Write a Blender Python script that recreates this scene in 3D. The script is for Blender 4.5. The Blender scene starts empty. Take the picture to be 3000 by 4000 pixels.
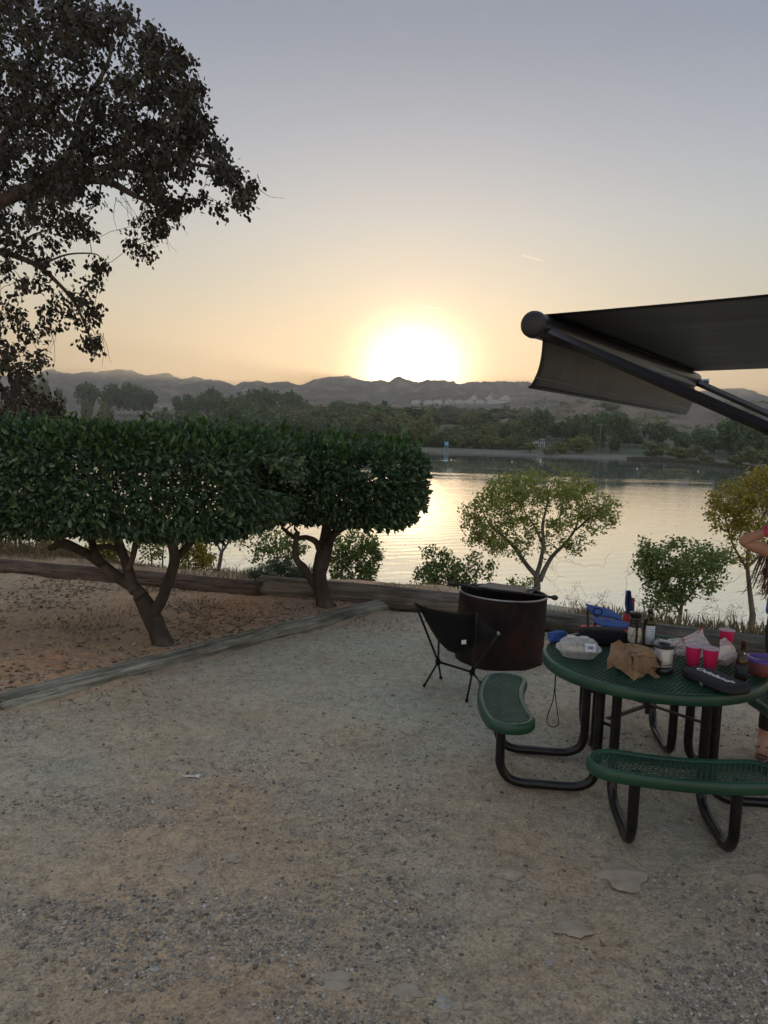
import bpy, math, random
import numpy as np
from mathutils import Vector, Matrix, Euler

# ------------------------------------------------------------------ camera, sky, sun, exposure
SC = bpy.context.scene
COL = SC.collection
PITCH = math.radians(6.2); ROLL = math.radians(1.8); CAMH = 2.0; F = 3000.0
CM = Matrix.Rotation(math.radians(90) - PITCH, 3, 'X') @ Matrix.Rotation(ROLL, 3, 'Z')      # the phone was held slightly askew
cd = bpy.data.cameras.new('camera'); cam = bpy.data.objects.new('camera', cd); COL.objects.link(cam)
cam.location = (0, 0, CAMH); cam.rotation_euler = CM.to_euler()
cd.sensor_fit = 'VERTICAL'; cd.sensor_height = 24.0; cd.sensor_width = 18.0; cd.lens = 24.0 * F / 4000.0
cd.clip_start = 0.05; cd.clip_end = 40000
SC.camera = cam
SC.view_settings.view_transform = 'Standard'; SC.view_settings.look = 'None'
SC.view_settings.exposure = 0.0; SC.view_settings.gamma = 1.0

def s2l(c):
    return tuple((x / 255 / 12.92) if x / 255 <= 0.04045 else ((x / 255 + 0.055) / 1.055) ** 2.4 for x in c)

_d = (CM @ Vector(((1612 - 1500) / F, (2000 - 1512) / F, -1))).normalized()
SUN_EL = math.asin(_d.z); SUN_AZ = math.atan2(_d.x, _d.y)      # azimuth to the right of +Y
SUN_DIR = Vector((math.sin(SUN_AZ) * math.cos(SUN_EL), math.cos(SUN_AZ) * math.cos(SUN_EL), math.sin(SUN_EL)))
W = bpy.data.worlds.new('World'); SC.world = W; W.use_nodes = True
nt = W.node_tree; nt.nodes.clear()
def N(t, **k):
    n = nt.nodes.new(t)
    for a, b in k.items(): setattr(n, a, b)
    return n
def L(a, b): nt.links.new(a, b)
out = N('ShaderNodeOutputWorld'); add = N('ShaderNodeAddShader')
sky = N('ShaderNodeTexSky', sky_type='NISHITA', sun_disc=False)
sky.sun_elevation = SUN_EL; sky.sun_rotation = SUN_AZ; sky.air_density = 1.0; sky.dust_density = 1.0; sky.ozone_density = 1.5
b1 = N('ShaderNodeBackground'); b1.inputs['Strength'].default_value = 0.02; L(sky.outputs[0], b1.inputs[0])
tc = N('ShaderNodeTexCoord'); nrm = N('ShaderNodeVectorMath', operation='NORMALIZE'); L(tc.outputs['Generated'], nrm.inputs[0])
sep = N('ShaderNodeSeparateXYZ'); L(nrm.outputs[0], sep.inputs[0])
ramp = N('ShaderNodeValToRGB'); L(sep.outputs['Z'], ramp.inputs[0])
SKY = [(0.0, (244, 206, 158)), (0.06, (246, 214, 165)), (0.11, (231, 213, 179)), (0.17, (206, 205, 190)), (0.25, (188, 196, 199)),
       (0.33, (168, 177, 190)), (0.42, (143, 154, 172)), (0.52, (124, 136, 159)), (0.75, (176, 188, 204)), (1.0, (196, 210, 222))]  # top stops lifted out of view, added fill light for the ground
cr = ramp.color_ramp
while len(cr.elements) < len(SKY): cr.elements.new(0.5)
for e, (p, c) in zip(cr.elements, SKY):
    e.position = p; e.color = s2l(c) + (1,)
# the sky is raised behind the camera, added fill for the foreground
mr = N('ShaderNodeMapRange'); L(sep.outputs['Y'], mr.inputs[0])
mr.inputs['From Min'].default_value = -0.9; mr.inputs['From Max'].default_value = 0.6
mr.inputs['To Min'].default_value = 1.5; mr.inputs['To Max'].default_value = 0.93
# a soft aureole round the setting sun
dot = N('ShaderNodeVectorMath', operation='DOT_PRODUCT'); L(nrm.outputs[0], dot.inputs[0]); dot.inputs[1].default_value = SUN_DIR
ac = N('ShaderNodeMath', operation='ARCCOSINE', use_clamp=False); L(dot.outputs['Value'], ac.inputs[0])
def gauss(width_deg, amp, power=2.0):
    d = N('ShaderNodeMath', operation='DIVIDE'); L(ac.outputs[0], d.inputs[0]); d.inputs[1].default_value = math.radians(width_deg)
    p = N('ShaderNodeMath', operation='POWER'); L(d.outputs[0], p.inputs[0]); p.inputs[1].default_value = power
    m = N('ShaderNodeMath', operation='MULTIPLY'); L(p.outputs[0], m.inputs[0]); m.inputs[1].default_value = -1
    e = N('ShaderNodeMath', operation='EXPONENT'); L(m.outputs[0], e.inputs[0])
    a = N('ShaderNodeMath', operation='MULTIPLY'); L(e.outputs[0], a.inputs[0]); a.inputs[1].default_value = amp
    return a
def bg(col, strength_socket):
    b = N('ShaderNodeBackground'); b.inputs[0].default_value = col + (1,); L(strength_socket, b.inputs[1]); return b
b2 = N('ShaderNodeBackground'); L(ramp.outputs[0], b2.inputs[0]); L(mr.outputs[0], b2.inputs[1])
g1 = bg((1.0, 0.75, 0.48), gauss(3.05, 11.0).outputs[0])
g2 = bg((1.0, 0.42, 0.16), gauss(6.0, 0.13, 1.5).outputs[0])
cur = b1
for b in (b2, g1, g2):
    a = N('ShaderNodeAddShader'); L(cur.outputs[0], a.inputs[0]); L(b.outputs[0], a.inputs[1]); cur = a
L(cur.outputs[0], out.inputs['Surface'])
W.cycles.sampling_method = 'MANUAL'; W.cycles.sample_map_resolution = 1024

sd = bpy.data.lights.new('sun', 'SUN'); sd.energy = 2.0; sd.angle = math.radians(0.5); sd.color = (1.0, 0.72, 0.42)
so = bpy.data.objects.new('sun', sd); COL.objects.link(so)
so.rotation_euler = SUN_DIR.to_track_quat('Z', 'Y').to_euler(); so.location = (0, 0, 30)
SC.cycles.max_bounces = 6; SC.cycles.transparent_max_bounces = 12; SC.cycles.volume_bounces = 0
SC.cycles.use_denoising = True
SC.cycles.caustics_reflective = False; SC.cycles.caustics_refractive = False

# ------------------------------------------------------------------ helpers: photo pixel -> place
CMA = np.array(CM)
def ray(u, v):
    return CMA @ np.array([(u - 1500) / F, (2000 - v) / F, -1.0])
def at(u, v, y):
    d = ray(u, v); t = y / d[1]; return np.array([d[0] * t, y, CAMH + d[2] * t])
def gp(u, v, z=0.0):
    d = ray(u, v); t = (z - CAMH) / d[2]; return np.array([d[0] * t, d[1] * t, z])

# ------------------------------------------------------------------ noise
def _hash(ix, iy, seed):
    n = (ix.astype(np.int64) * 374761393 + iy.astype(np.int64) * 668265263 + seed * 1274126177) & 0xffffffff
    n = ((n ^ (n >> 13)) * 1274126177) & 0xffffffff
    return ((n ^ (n >> 16)) & 0xffff) / 65535.0
def vnoise(x, y, seed=0):
    x = np.asarray(x, float); y = np.asarray(y, float)
    ix = np.floor(x); iy = np.floor(y); fx = x - ix; fy = y - iy
    fx = fx * fx * (3 - 2 * fx); fy = fy * fy * (3 - 2 * fy)
    a = _hash(ix, iy, seed); b = _hash(ix + 1, iy, seed); c = _hash(ix, iy + 1, seed); d = _hash(ix + 1, iy + 1, seed)
    return (a * (1 - fx) + b * fx) * (1 - fy) + (c * (1 - fx) + d * fx) * fy - 0.5
def fbm(x, y, octaves=4, seed=0, gain=0.5):
    s = 0; a = 1.0
    for k in range(octaves):
        s = s + a * vnoise(np.asarray(x) * 2 ** k + 17.3 * k, np.asarray(y) * 2 ** k - 9.1 * k, seed + k); a *= gain
    return s

# ------------------------------------------------------------------ materials
def new_mat(name):
    m = bpy.data.materials.new(name); m.use_nodes = True
    t = m.node_tree; bs = t.nodes['Principled BSDF']; return m, t, bs
def nn(t, ty, **k):
    n = t.nodes.new(ty)
    for a, b in k.items(): setattr(n, a, b)
    return n
def noise(t, scale, detail=4, rough=0.55, stretch=None, src='Object'):
    c = nn(t, 'ShaderNodeTexCoord'); n = nn(t, 'ShaderNodeTexNoise')
    n.inputs['Scale'].default_value = scale; n.inputs['Detail'].default_value = detail; n.inputs['Roughness'].default_value = rough
    if stretch:
        mp = nn(t, 'ShaderNodeMapping'); mp.inputs['Scale'].default_value = stretch
        t.links.new(c.outputs[src], mp.inputs[0]); t.links.new(mp.outputs[0], n.inputs['Vector'])
    else: t.links.new(c.outputs[src], n.inputs['Vector'])
    return n
def rampn(t, fac, stops):
    r = nn(t, 'ShaderNodeValToRGB'); t.links.new(fac, r.inputs[0]); e = r.color_ramp.elements
    while len(e) < len(stops): e.new(0.5)
    for q, (p, c) in zip(e, stops): q.position = p; q.color = tuple(c) + (1,)
    return r
def mat(name, cols, scale=8.0, rough=0.7, metallic=0.0, bump=0.0, bscale=None, island=False, trans=0.0, stretch=None,
        spec=0.5, detail=5, bdist=0.01, lohi=(0.3, 0.7), transcol=None, coat=0.0, sheen=0.0):
    """cols: one colour or several ramped over a noise (or over a random value per leaf / pebble)."""
    m, t, bs = new_mat(name)
    if not isinstance(cols[0], (tuple, list)): cols = [cols]
    if island:
        g = nn(t, 'ShaderNodeNewGeometry'); fac = g.outputs['Random Per Island']
    else:
        fac = noise(t, scale, detail, stretch=stretch).outputs['Fac']
    lo, hi = (0.0, 1.0) if island else lohi
    k = len(cols)
    if k == 1: stops = [(0, cols[0]), (1, cols[0])]
    else: stops = [(lo + (hi - lo) * i / (k - 1), c) for i, c in enumerate(cols)]
    r = rampn(t, fac, stops); t.links.new(r.outputs[0], bs.inputs['Base Color'])
    bs.inputs['Roughness'].default_value = rough; bs.inputs['Metallic'].default_value = metallic
    bs.inputs['Specular IOR Level'].default_value = spec
    if coat: bs.inputs['Coat Weight'].default_value = coat
    if sheen: bs.inputs['Sheen Weight'].default_value = sheen
    if bump:
        bn = noise(t, bscale or scale * 3, 6, 0.65, stretch=stretch); bp = nn(t, 'ShaderNodeBump')
        bp.inputs['Strength'].default_value = bump; bp.inputs['Distance'].default_value = bdist
        t.links.new(bn.outputs['Fac'], bp.inputs['Height']); t.links.new(bp.outputs[0], bs.inputs['Normal'])
    if trans:
        tr = nn(t, 'ShaderNodeBsdfTranslucent'); mx = nn(t, 'ShaderNodeMixShader'); mx.inputs[0].default_value = trans
        if transcol: tr.inputs[0].default_value = tuple(transcol) + (1,)
        else: t.links.new(r.outputs[0], tr.inputs[0])
        o = t.nodes['Material Output']
        t.links.new(bs.outputs[0], mx.inputs[1]); t.links.new(tr.outputs[0], mx.inputs[2]); t.links.new(mx.outputs[0], o.inputs[0])
    return m
def clear_mat(name, tint=(0.95, 0.95, 0.95), gloss=0.25, rough=0.12, haze=0.12, bump=0.6, bscale=30):
    m, t, bs = new_mat(name); t.nodes.remove(bs)
    tp = nn(t, 'ShaderNodeBsdfTransparent'); tp.inputs[0].default_value = tint + (1,)
    gl = nn(t, 'ShaderNodeBsdfGlossy'); gl.inputs['Roughness'].default_value = rough
    df = nn(t, 'ShaderNodeBsdfTranslucent'); df.inputs[0].default_value = tint + (1,)
    d2 = nn(t, 'ShaderNodeBsdfDiffuse'); d2.inputs[0].default_value = tint + (1,)
    md = nn(t, 'ShaderNodeMixShader'); md.inputs[0].default_value = 0.5
    t.links.new(df.outputs[0], md.inputs[1]); t.links.new(d2.outputs[0], md.inputs[2])
    m1 = nn(t, 'ShaderNodeMixShader'); m1.inputs[0].default_value = haze; m2 = nn(t, 'ShaderNodeMixShader'); m2.inputs[0].default_value = gloss
    t.links.new(tp.outputs[0], m1.inputs[1]); t.links.new(md.outputs[0], m1.inputs[2])
    t.links.new(m1.outputs[0], m2.inputs[1]); t.links.new(gl.outputs[0], m2.inputs[2])
    if bump:
        bn = noise(t, bscale, 4); bp = nn(t, 'ShaderNodeBump'); bp.inputs['Strength'].default_value = bump; bp.inputs['Distance'].default_value = 0.01
        t.links.new(bn.outputs['Fac'], bp.inputs['Height']); t.links.new(bp.outputs[0], gl.inputs['Normal'])
    t.links.new(m2.outputs[0], t.nodes['Material Output'].inputs[0]); return m

# ------------------------------------------------------------------ meshes
def link_mesh(name, verts, faces, m=None, parent=None, smooth=False, mats=None, midx=None):
    verts = np.asarray(verts, float)
    q = parent
    while q is not None: verts = verts - np.array(q.location); q = q.parent
    me = bpy.data.meshes.new(name)
    if isinstance(faces, np.ndarray):
        k = faces.shape[1]; me.vertices.add(len(verts)); me.vertices.foreach_set('co', verts.astype(np.float32).ravel())
        me.loops.add(faces.size); me.loops.foreach_set('vertex_index', faces.astype(np.int32).ravel())
        me.polygons.add(len(faces)); me.polygons.foreach_set('loop_start', np.arange(0, faces.size, k, dtype=np.int32))
        me.update(calc_edges=True)
    else:
        me.from_pydata([tuple(v) for v in verts], [], [tuple(int(i) for i in f) for f in faces]); me.update()
    for mm in (mats or ([m] if m else [])): me.materials.append(mm)
    if midx is not None: me.polygons.foreach_set('material_index', np.asarray(midx, np.int32))
    if smooth: me.polygons.foreach_set('use_smooth', np.ones(len(me.polygons), bool))
    me.update()
    o = bpy.data.objects.new(name, me); COL.objects.link(o)
    if parent is not None: o.parent = parent
    return o
class MB:
    def __init__(s): s.v = []; s.f = []; s.n = 0
    def add(s, v, f):
        v = np.asarray(v, float); s.v.append(v); n = s.n
        s.f.extend([tuple(int(i) + n for i in q) for q in f]); s.n += len(v); return s
    def build(s, name, m, parent=None, smooth=False):
        return link_mesh(name, np.concatenate(s.v), s.f, m, parent, smooth)
    def box(s, c, size, rz=0.0, bev=0.0, rot=None):
        x, y, z = [q / 2 for q in size]; b = min(bev, x * .9, y * .9, z * .9)
        bm_v = []; f = []
        if b <= 0:
            bm_v = [(i * x, j * y, k * z) for k in (-1, 1) for j in (-1, 1) for i in (-1, 1)]
            f = [(0, 2, 3, 1), (4, 5, 7, 6), (0, 1, 5, 4), (2, 6, 7, 3), (0, 4, 6, 2), (1, 3, 7, 5)]
        else:      # rounded plan outline, three stacked loops give a bevel
            rings = []
            for zz, ins in ((-z, b), (-z + b, 0), (z - b, 0), (z, b)):
                ring = []
                for sx, sy, a0 in ((1, 1, 0), (-1, 1, 90), (-1, -1, 180), (1, -1, 270)):
                    for q in (0, 45, 90):
                        a = math.radians(a0 + q); rr = b
                        ring.append((sx * (x - b) + (rr - ins * .7) * math.cos(a), sy * (y - b) + (rr - ins * .7) * math.sin(a), zz))
                rings.append(ring)
            n = 12
            for r in rings: bm_v += r
            for k in range(3):
                for i in range(n): j = (i + 1) % n; f.append((k * n + i, k * n + j, (k + 1) * n + j, (k + 1) * n + i))
            f.append(tuple(range(n))[::-1]); f.append(tuple(range(3 * n, 4 * n)))
        v = np.array(bm_v, float)
        R = np.array(rot if rot is not None else Matrix.Rotation(rz, 3, 'Z'))
        return s.add(v @ R.T + np.array(c), f)
    def tube(s, pts, r, sides=8, caps=True, flat=None):
        P = np.array(pts, float); n = len(P)
        R = np.full(n, r, float) if np.isscalar(r) else np.array(r, float)
        T = np.gradient(P, axis=0); T /= np.linalg.norm(T, axis=1)[:, None] + 1e-12
        up = np.array([0, 0, 1.0]) if abs(T[0][2]) < 0.9 else np.array([1.0, 0, 0])
        A = np.cross(T[0], up); A /= np.linalg.norm(A); V = []
        ang = np.arange(sides) * 2 * math.pi / sides
        for i in range(n):
            A = A - T[i] * np.dot(A, T[i]); A /= np.linalg.norm(A) + 1e-12; B = np.cross(T[i], A)
            ra = R[i]; rb = R[i] * (flat if flat else 1)
            V.append(P[i] + ra * np.cos(ang)[:, None] * A + rb * np.sin(ang)[:, None] * B)
        f = []
        for i in range(n - 1):
            for k in range(sides):
                j = (k + 1) % sides; f.append((i * sides + k, i * sides + j, (i + 1) * sides + j, (i + 1) * sides + k))
        if caps: f.append(tuple(range(sides))[::-1]); f.append(tuple(range((n - 1) * sides, n * sides)))
        return s.add(np.concatenate(V), f)
    def lathe(s, c, prof, seg=24, rot=None, caps=False):
        ang = np.arange(seg) * 2 * math.pi / seg; V = []
        for r, z in prof: V.append(np.stack([r * np.cos(ang), r * np.sin(ang), np.full(seg, z)], 1))
        V = np.concatenate(V)
        if rot is not None: V = V @ np.array(rot).T
        f = []
        for i in range(len(prof) - 1):
            for k in range(seg):
                j = (k + 1) % seg; f.append((i * seg + k, i * seg + j, (i + 1) * seg + j, (i + 1) * seg + k))
        if caps: f.append(tuple(range(seg))[::-1]); f.append(tuple(range((len(prof) - 1) * seg, len(prof) * seg)))
        return s.add(V + np.array(c), f)
    def blob(s, c, rad, seed=0, amp=0.12, nu=12, nv=8, freq=3.0, power=1.0):
        rg = np.random.RandomState(seed); V = []
        ph = rg.rand(6) * 6.28
        for i in range(nv + 1):
            th = math.pi * i / nv
            for j in range(nu):
                a = 2 * math.pi * j / nu
                d = np.array([math.sin(th) * math.cos(a), math.sin(th) * math.sin(a), math.cos(th)])
                k = 1 + amp * (math.sin(freq * d[0] + ph[0]) + math.sin(freq * 1.7 * d[1] + ph[1]) + math.sin(freq * 1.3 * d[2] + ph[2]) +
                               .5 * math.sin(freq * 3 * d[0] + ph[3]) + .5 * math.sin(freq * 3.3 * d[1] + ph[4]))
                d = np.sign(d) * np.abs(d) ** power
                V.append(np.array(c) + d * k * np.array(rad))
        f = []
        for i in range(nv):
            for j in range(nu):
                q = (j + 1) % nu; f.append((i * nu + j, (i + 1) * nu + j, (i + 1) * nu + q, i * nu + q))
        return s.add(V, f)
    def sheet(s, G, thick=0.0):
        """G: (a,b,3) grid of points; optional thickness along the local normal"""
        G = np.asarray(G, float); a, b = G.shape[:2]
        f = [(i * b + j, i * b + j + 1, (i + 1) * b + j + 1, (i + 1) * b + j) for i in range(a - 1) for j in range(b - 1)]
        if not thick: return s.add(G.reshape(-1, 3), f)
        du = np.gradient(G, axis=0); dv = np.gradient(G, axis=1); nr = np.cross(du, dv); nr /= np.linalg.norm(nr, axis=2)[:, :, None] + 1e-12
        H = G + nr * thick; n = a * b
        f2 = f + [tuple(x + n for x in q[::-1]) for q in f]
        edge = [i for i in range(b)] + [i * b + b - 1 for i in range(1, a)] + [(a - 1) * b + j for j in range(b - 2, -1, -1)] + [i * b for i in range(a - 2, 0, -1)]
        m = len(edge)
        f2 += [(edge[k], edge[k] + n, edge[(k + 1) % m] + n, edge[(k + 1) % m]) for k in range(m)]
        return s.add(np.concatenate([G.reshape(-1, 3), H.reshape(-1, 3)]), f2)
def spline(pts, n=8):
    P = np.array(pts, float); P = np.vstack([2 * P[0] - P[1], P, 2 * P[-1] - P[-2]]); o = []
    for i in range(1, len(P) - 2):
        for t in np.linspace(0, 1, n, endpoint=False):
            a, b, c, d = P[i - 1], P[i], P[i + 1], P[i + 2]
            o.append(0.5 * (2 * b + (c - a) * t + (2 * a - 5 * b + 4 * c - d) * t * t + (3 * b - a - 3 * c + d) * t ** 3))
    o.append(P[-2]); return np.array(o)

def tag(o, label=None, cat=None, group=None, kind=None):
    if label: o['label'] = label
    if cat: o['category'] = cat
    if group: o['group'] = group
    if kind: o['kind'] = kind
    return o
def thing(name, label, cat, loc=(0, 0, 0), group=None):
    o = bpy.data.objects.new(name, None); COL.objects.link(o); o.location = tuple(float(q) for q in loc)
    o.empty_display_size = 0.1
    return tag(o, label, cat, group)
def leaf_mesh(name, P, D, Ln, Wd, m, parent=None, seed=0, mats=None, midx=None, fold=0.25):
    """one folded two-quad leaf per point"""
    rg = np.random.RandomState(seed); P = np.asarray(P, float); n = len(P)
    D = np.asarray(D, float); D = D / (np.linalg.norm(D, axis=1)[:, None] + 1e-9)
    R = rg.normal(size=(n, 3)); S = np.cross(D, R); S /= np.linalg.norm(S, axis=1)[:, None] + 1e-9
    U = np.cross(S, D)
    Ln = (np.full(n, Ln) if np.isscalar(Ln) else Ln) * rg.uniform(0.7, 1.25, n); Wd = Ln * Wd
    l = Ln[:, None]; w = Wd[:, None] / 2
    V = np.stack([P, P + D * l * .3 - S * w + U * w * fold * 2, P + D * l * .72 - S * w * .8 + U * w * fold * 2, P + D * l - U * l * .08,
                  P + D * l * .72 + S * w * .8 + U * w * fold * 2, P + D * l * .3 + S * w + U * w * fold * 2], 1).reshape(-1, 3)
    b = np.arange(n)[:, None] * 6
    Fc = np.concatenate([b + np.array([0, 1, 2, 3]), b + np.array([0, 3, 4, 5])], 1).reshape(-1, 4)
    if midx is not None: midx = np.repeat(midx, 2)
    return link_mesh(name, V, Fc, m, parent, False, mats, midx)
def grow(nodes, targets, r0, tip_r, seed=0, segs=4, sag=0.0, wig=0.06, sides=5, upbias=0.3, mb=None, rmul=0.62):
    """joins every target to the nearest point of the skeleton with a tapering, bent twig.
    nodes: list of (point, radius). returns the builder and the list of twig paths"""
    rg = np.random.RandomState(seed); mb = mb or MB()
    NP = [np.array(p, float) for p, r in nodes]; NR = [r for p, r in nodes]; paths = []
    root = NP[0]; T = sorted([np.array(t, float) for t in targets], key=lambda t: np.linalg.norm(t - root))
    A = np.zeros((len(NP) + len(T) * segs + 8, 3)); A[:len(NP)] = NP; n = len(NP)
    for t in T:
        d = np.linalg.norm(A[:n] - t, axis=1) + 0.35 * np.maximum(0, A[:n, 2] - t[2]) * (1 if sag <= 0 else 0)
        i = int(np.argmin(d)); p = A[i].copy(); Lh = np.linalg.norm(t - p)
        if Lh < 1e-3: continue
        rs = min(NR[i] * rmul, r0); rs = max(rs, tip_r * 1.3)
        mid = (p + t) / 2 + rg.normal(size=3) * Lh * wig * 1.6 + np.array([0, 0, (upbias - sag * 0) * Lh * .25])
        if sag > 0: mid = mid + np.array([0, 0, sag * Lh])
        pts = []
        for q in np.linspace(0, 1, segs + 1):
            x = (1 - q) ** 2 * p + 2 * q * (1 - q) * mid + q * q * t
            if 0 < q < 1: x = x + rg.normal(size=3) * Lh * wig * .4
            pts.append(x)
        rr = np.linspace(rs, tip_r, segs + 1); mb.tube(pts, rr, sides if rs > 0.01 else 4, caps=False)
        for x, r in zip(pts[1:], rr[1:]):
            A[n] = x; n += 1; NR.append(r)
        paths.append(np.array(pts))
    return mb, paths
def along(paths, per, spread, seed=0, t0=0.35, droop=0.0, outward=None):
    """points and directions of leaves along twig paths"""
    rg = np.random.RandomState(seed); P = []; D = []
    for pa in paths:
        k = rg.poisson(per); n = len(pa) - 1
        for _ in range(k):
            q = (t0 + (1 - t0) * math.sqrt(rg.rand())) * n; i = min(int(q), n - 1)
            b = pa[i] + (pa[i + 1] - pa[i]) * (q - i); d = pa[i + 1] - pa[i]; d = d / (np.linalg.norm(d) + 1e-9)
            P.append(b + rg.normal(size=3) * spread); D.append(d * .5 + rg.normal(size=3) * .6 + np.array([0, 0, -droop]))
    return np.array(P), np.array(D)
# ------------------------------------------------------------------ setting: near ground, bank, lake, far shore
WZ = -5.6                                                     # lake level
_a, _b = gp(0, 2214), gp(2977, 2562); _t = (_b - _a) / np.linalg.norm(_b - _a)
LX, LY, NX, NY = _a[0], _a[1], -_t[1], _t[0]                     # the rear log line and its normal towards the lake
DA, DB = gp(-8, 2775)[:2], gp(1520, 2378)[:2]; DL = float(np.linalg.norm(DB - DA))
def diag_s(x, y): return -((x - DA[0]) * (DB[1] - DA[1]) - (y - DA[1]) * (DB[0] - DA[0])) / DL      # > 0 on the upper, left side of the diagonal log
def bank_s(x, y): return (x - LX) * NX + (y - LY) * NY
def ground_z(x, y):
    x = np.asarray(x, float); y = np.asarray(y, float)
    s = bank_s(x, y)
    t = np.maximum(0, s - 0.5); z = -0.36 * (np.sqrt(t * t + 1.5) - math.sqrt(1.5))
    z = z + fbm(x * .35, y * .35, 3, 5) * np.clip(t / 4, 0, 1) * .8
    z = np.maximum(z, WZ - 2.5)
    near = np.clip(1 - t / 3, 0, 1)
    z = z + near * (0.035 * fbm(x * .7, y * .7, 3, 11) + 0.024 * fbm(x * 3.0, y * 4.5, 3, 21) + 0.011 * fbm(x * 12, y * 14, 2, 31))
    # upper terrace held by the diagonal log
    side = diag_s(x, y)
    z = z + near * 0.07 * np.clip(side / 0.12, 0, 1) * np.clip((1.0 - x) / 1.5, 0, 1)
    return z

def ground_material():
    m, t, bs = new_mat('dusty_gravel')
    a = noise(t, 0.9, 5, .6); b = noise(t, 14, 6, .7); c = noise(t, 70, 5, .7); d = noise(t, 0.28, 3, .5)
    r1 = rampn(t, a.outputs['Fac'], [(.3, (.405, .285, .185)), (.5, (.455, .365, .262)), (.7, (.440, .380, .285))])
    r2 = rampn(t, b.outputs['Fac'], [(.3, (.62, .60, .58)), (.5, (1, 1, 1)), (.72, (1.22, 1.2, 1.16))])
    r3 = rampn(t, c.outputs['Fac'], [(.32, (.55, .55, .56)), (.48, (1, 1, 1)), (.68, (1.35, 1.32, 1.28))])
    r4 = rampn(t, d.outputs['Fac'], [(.38, (1.10, .93, .80)), (.6, (.97, 1.0, .96))])
    cur = r1.outputs[0]
    for r in (r2, r3, r4):
        mx = nn(t, 'ShaderNodeMix', data_type='RGBA', blend_type='MULTIPLY'); mx.inputs[0].default_value = 1
        t.links.new(cur, mx.inputs[6]); t.links.new(r.outputs[0], mx.inputs[7]); cur = mx.outputs[2]
    # redder bare soil on the upper side of the diagonal log
    tg = nn(t, 'ShaderNodeTexCoord'); dp = nn(t, 'ShaderNodeVectorMath', operation='DOT_PRODUCT'); t.links.new(tg.outputs['Object'], dp.inputs[0])
    nx_, ny_ = -(DB[1] - DA[1]) / DL, (DB[0] - DA[0]) / DL; dp.inputs[1].default_value = (nx_, ny_, 0); k0 = DA[0] * nx_ + DA[1] * ny_
    rm = nn(t, 'ShaderNodeMapRange'); t.links.new(dp.outputs['Value'], rm.inputs[0]); rm.inputs['From Min'].default_value = k0 - .25; rm.inputs['From Max'].default_value = k0 + .1; rm.inputs['To Max'].default_value = .8
    mr_ = nn(t, 'ShaderNodeMix', data_type='RGBA', blend_type='MULTIPLY'); t.links.new(rm.outputs[0], mr_.inputs[0]); t.links.new(cur, mr_.inputs[6]); mr_.inputs[7].default_value = (1.22, .94, .77, 1); cur = mr_.outputs[2]
    # cooler, greyer tint towards the back of the clearing
    sy = nn(t, 'ShaderNodeSeparateXYZ'); t.links.new(tg.outputs['Object'], sy.inputs[0]); na = nn(t, 'ShaderNodeMath', operation='MULTIPLY_ADD'); t.links.new(d.outputs['Fac'], na.inputs[0]); na.inputs[1].default_value = 3.0; t.links.new(sy.outputs['Y'], na.inputs[2])
    ry = nn(t, 'ShaderNodeMapRange'); t.links.new(na.outputs[0], ry.inputs[0]); ry.inputs['From Min'].default_value = 4.6; ry.inputs['From Max'].default_value = 7.4
    rd = nn(t, 'ShaderNodeMath', operation='SUBTRACT', use_clamp=True); t.links.new(ry.outputs[0], rd.inputs[0]); t.links.new(rm.outputs[0], rd.inputs[1])
    mg = nn(t, 'ShaderNodeMix', data_type='RGBA', blend_type='MULTIPLY'); t.links.new(rd.outputs[0], mg.inputs[0]); t.links.new(cur, mg.inputs[6]); mg.inputs[7].default_value = (.93, 1.10, 1.24, 1); cur = mg.outputs[2]
    # grey crushed stone lying in patches, voronoi-sized grains
    tcn = nn(t, 'ShaderNodeTexCoord'); vo = nn(t, 'ShaderNodeTexVoronoi'); vo.inputs['Scale'].default_value = 95; t.links.new(tcn.outputs['Object'], vo.inputs['Vector'])
    vr = rampn(t, vo.outputs['Color'], [(.2, (.12, .115, .105)), (.5, (.28, .26, .23)), (.8, (.46, .42, .36))])
    pa = noise(t, 1.7, 6, .72); pr = rampn(t, pa.outputs['Fac'], [(.42, (.12, .12, .12)), (.66, (.5, .5, .5))])
    mx = nn(t, 'ShaderNodeMix', data_type='RGBA'); t.links.new(pr.outputs[0], mx.inputs[0]); t.links.new(cur, mx.inputs[6]); t.links.new(vr.outputs[0], mx.inputs[7])
    t.links.new(mx.outputs[2], bs.inputs['Base Color']); bs.inputs['Roughness'].default_value = 0.95; bs.inputs['Specular IOR Level'].default_value = 0.2
    bp = nn(t, 'ShaderNodeBump'); bp.inputs['Strength'].default_value = .8; bp.inputs['Distance'].default_value = .012; t.links.new(c.outputs['Fac'], bp.inputs['Height'])
    b2_ = nn(t, 'ShaderNodeBump'); b2_.inputs['Strength'].default_value = .7; b2_.inputs['Distance'].default_value = .04
    t.links.new(b.outputs['Fac'], b2_.inputs['Height']); t.links.new(bp.outputs[0], b2_.inputs['Normal'])
    t.links.new(b2_.outputs[0], bs.inputs['Normal']); return m
M_GROUND = ground_material()
def grid_obj(name, xs, ys, zf, m, kind='structure'):
    X, Y = np.meshgrid(xs, ys, indexing='ij'); Z = zf(X, Y)
    V = np.stack([X, Y, Z], 2).reshape(-1, 3); b = len(ys)
    i, j = np.meshgrid(np.arange(len(xs) - 1), np.arange(b - 1), indexing='ij'); q = (i * b + j).ravel()
    Fc = np.stack([q, q + b, q + b + 1, q + 1], 1); o = link_mesh(name, V, Fc, m, None, True); tag(o, kind=kind); return o
xs = np.concatenate([np.linspace(-90, -9, 60), np.arange(-8.9, 7.0, 0.045), np.linspace(7.2, 90, 60)])
ys = np.concatenate([np.linspace(-40, 0, 20), np.arange(0.5, 12.0, 0.045), np.linspace(12.3, 50, 90)])
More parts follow.
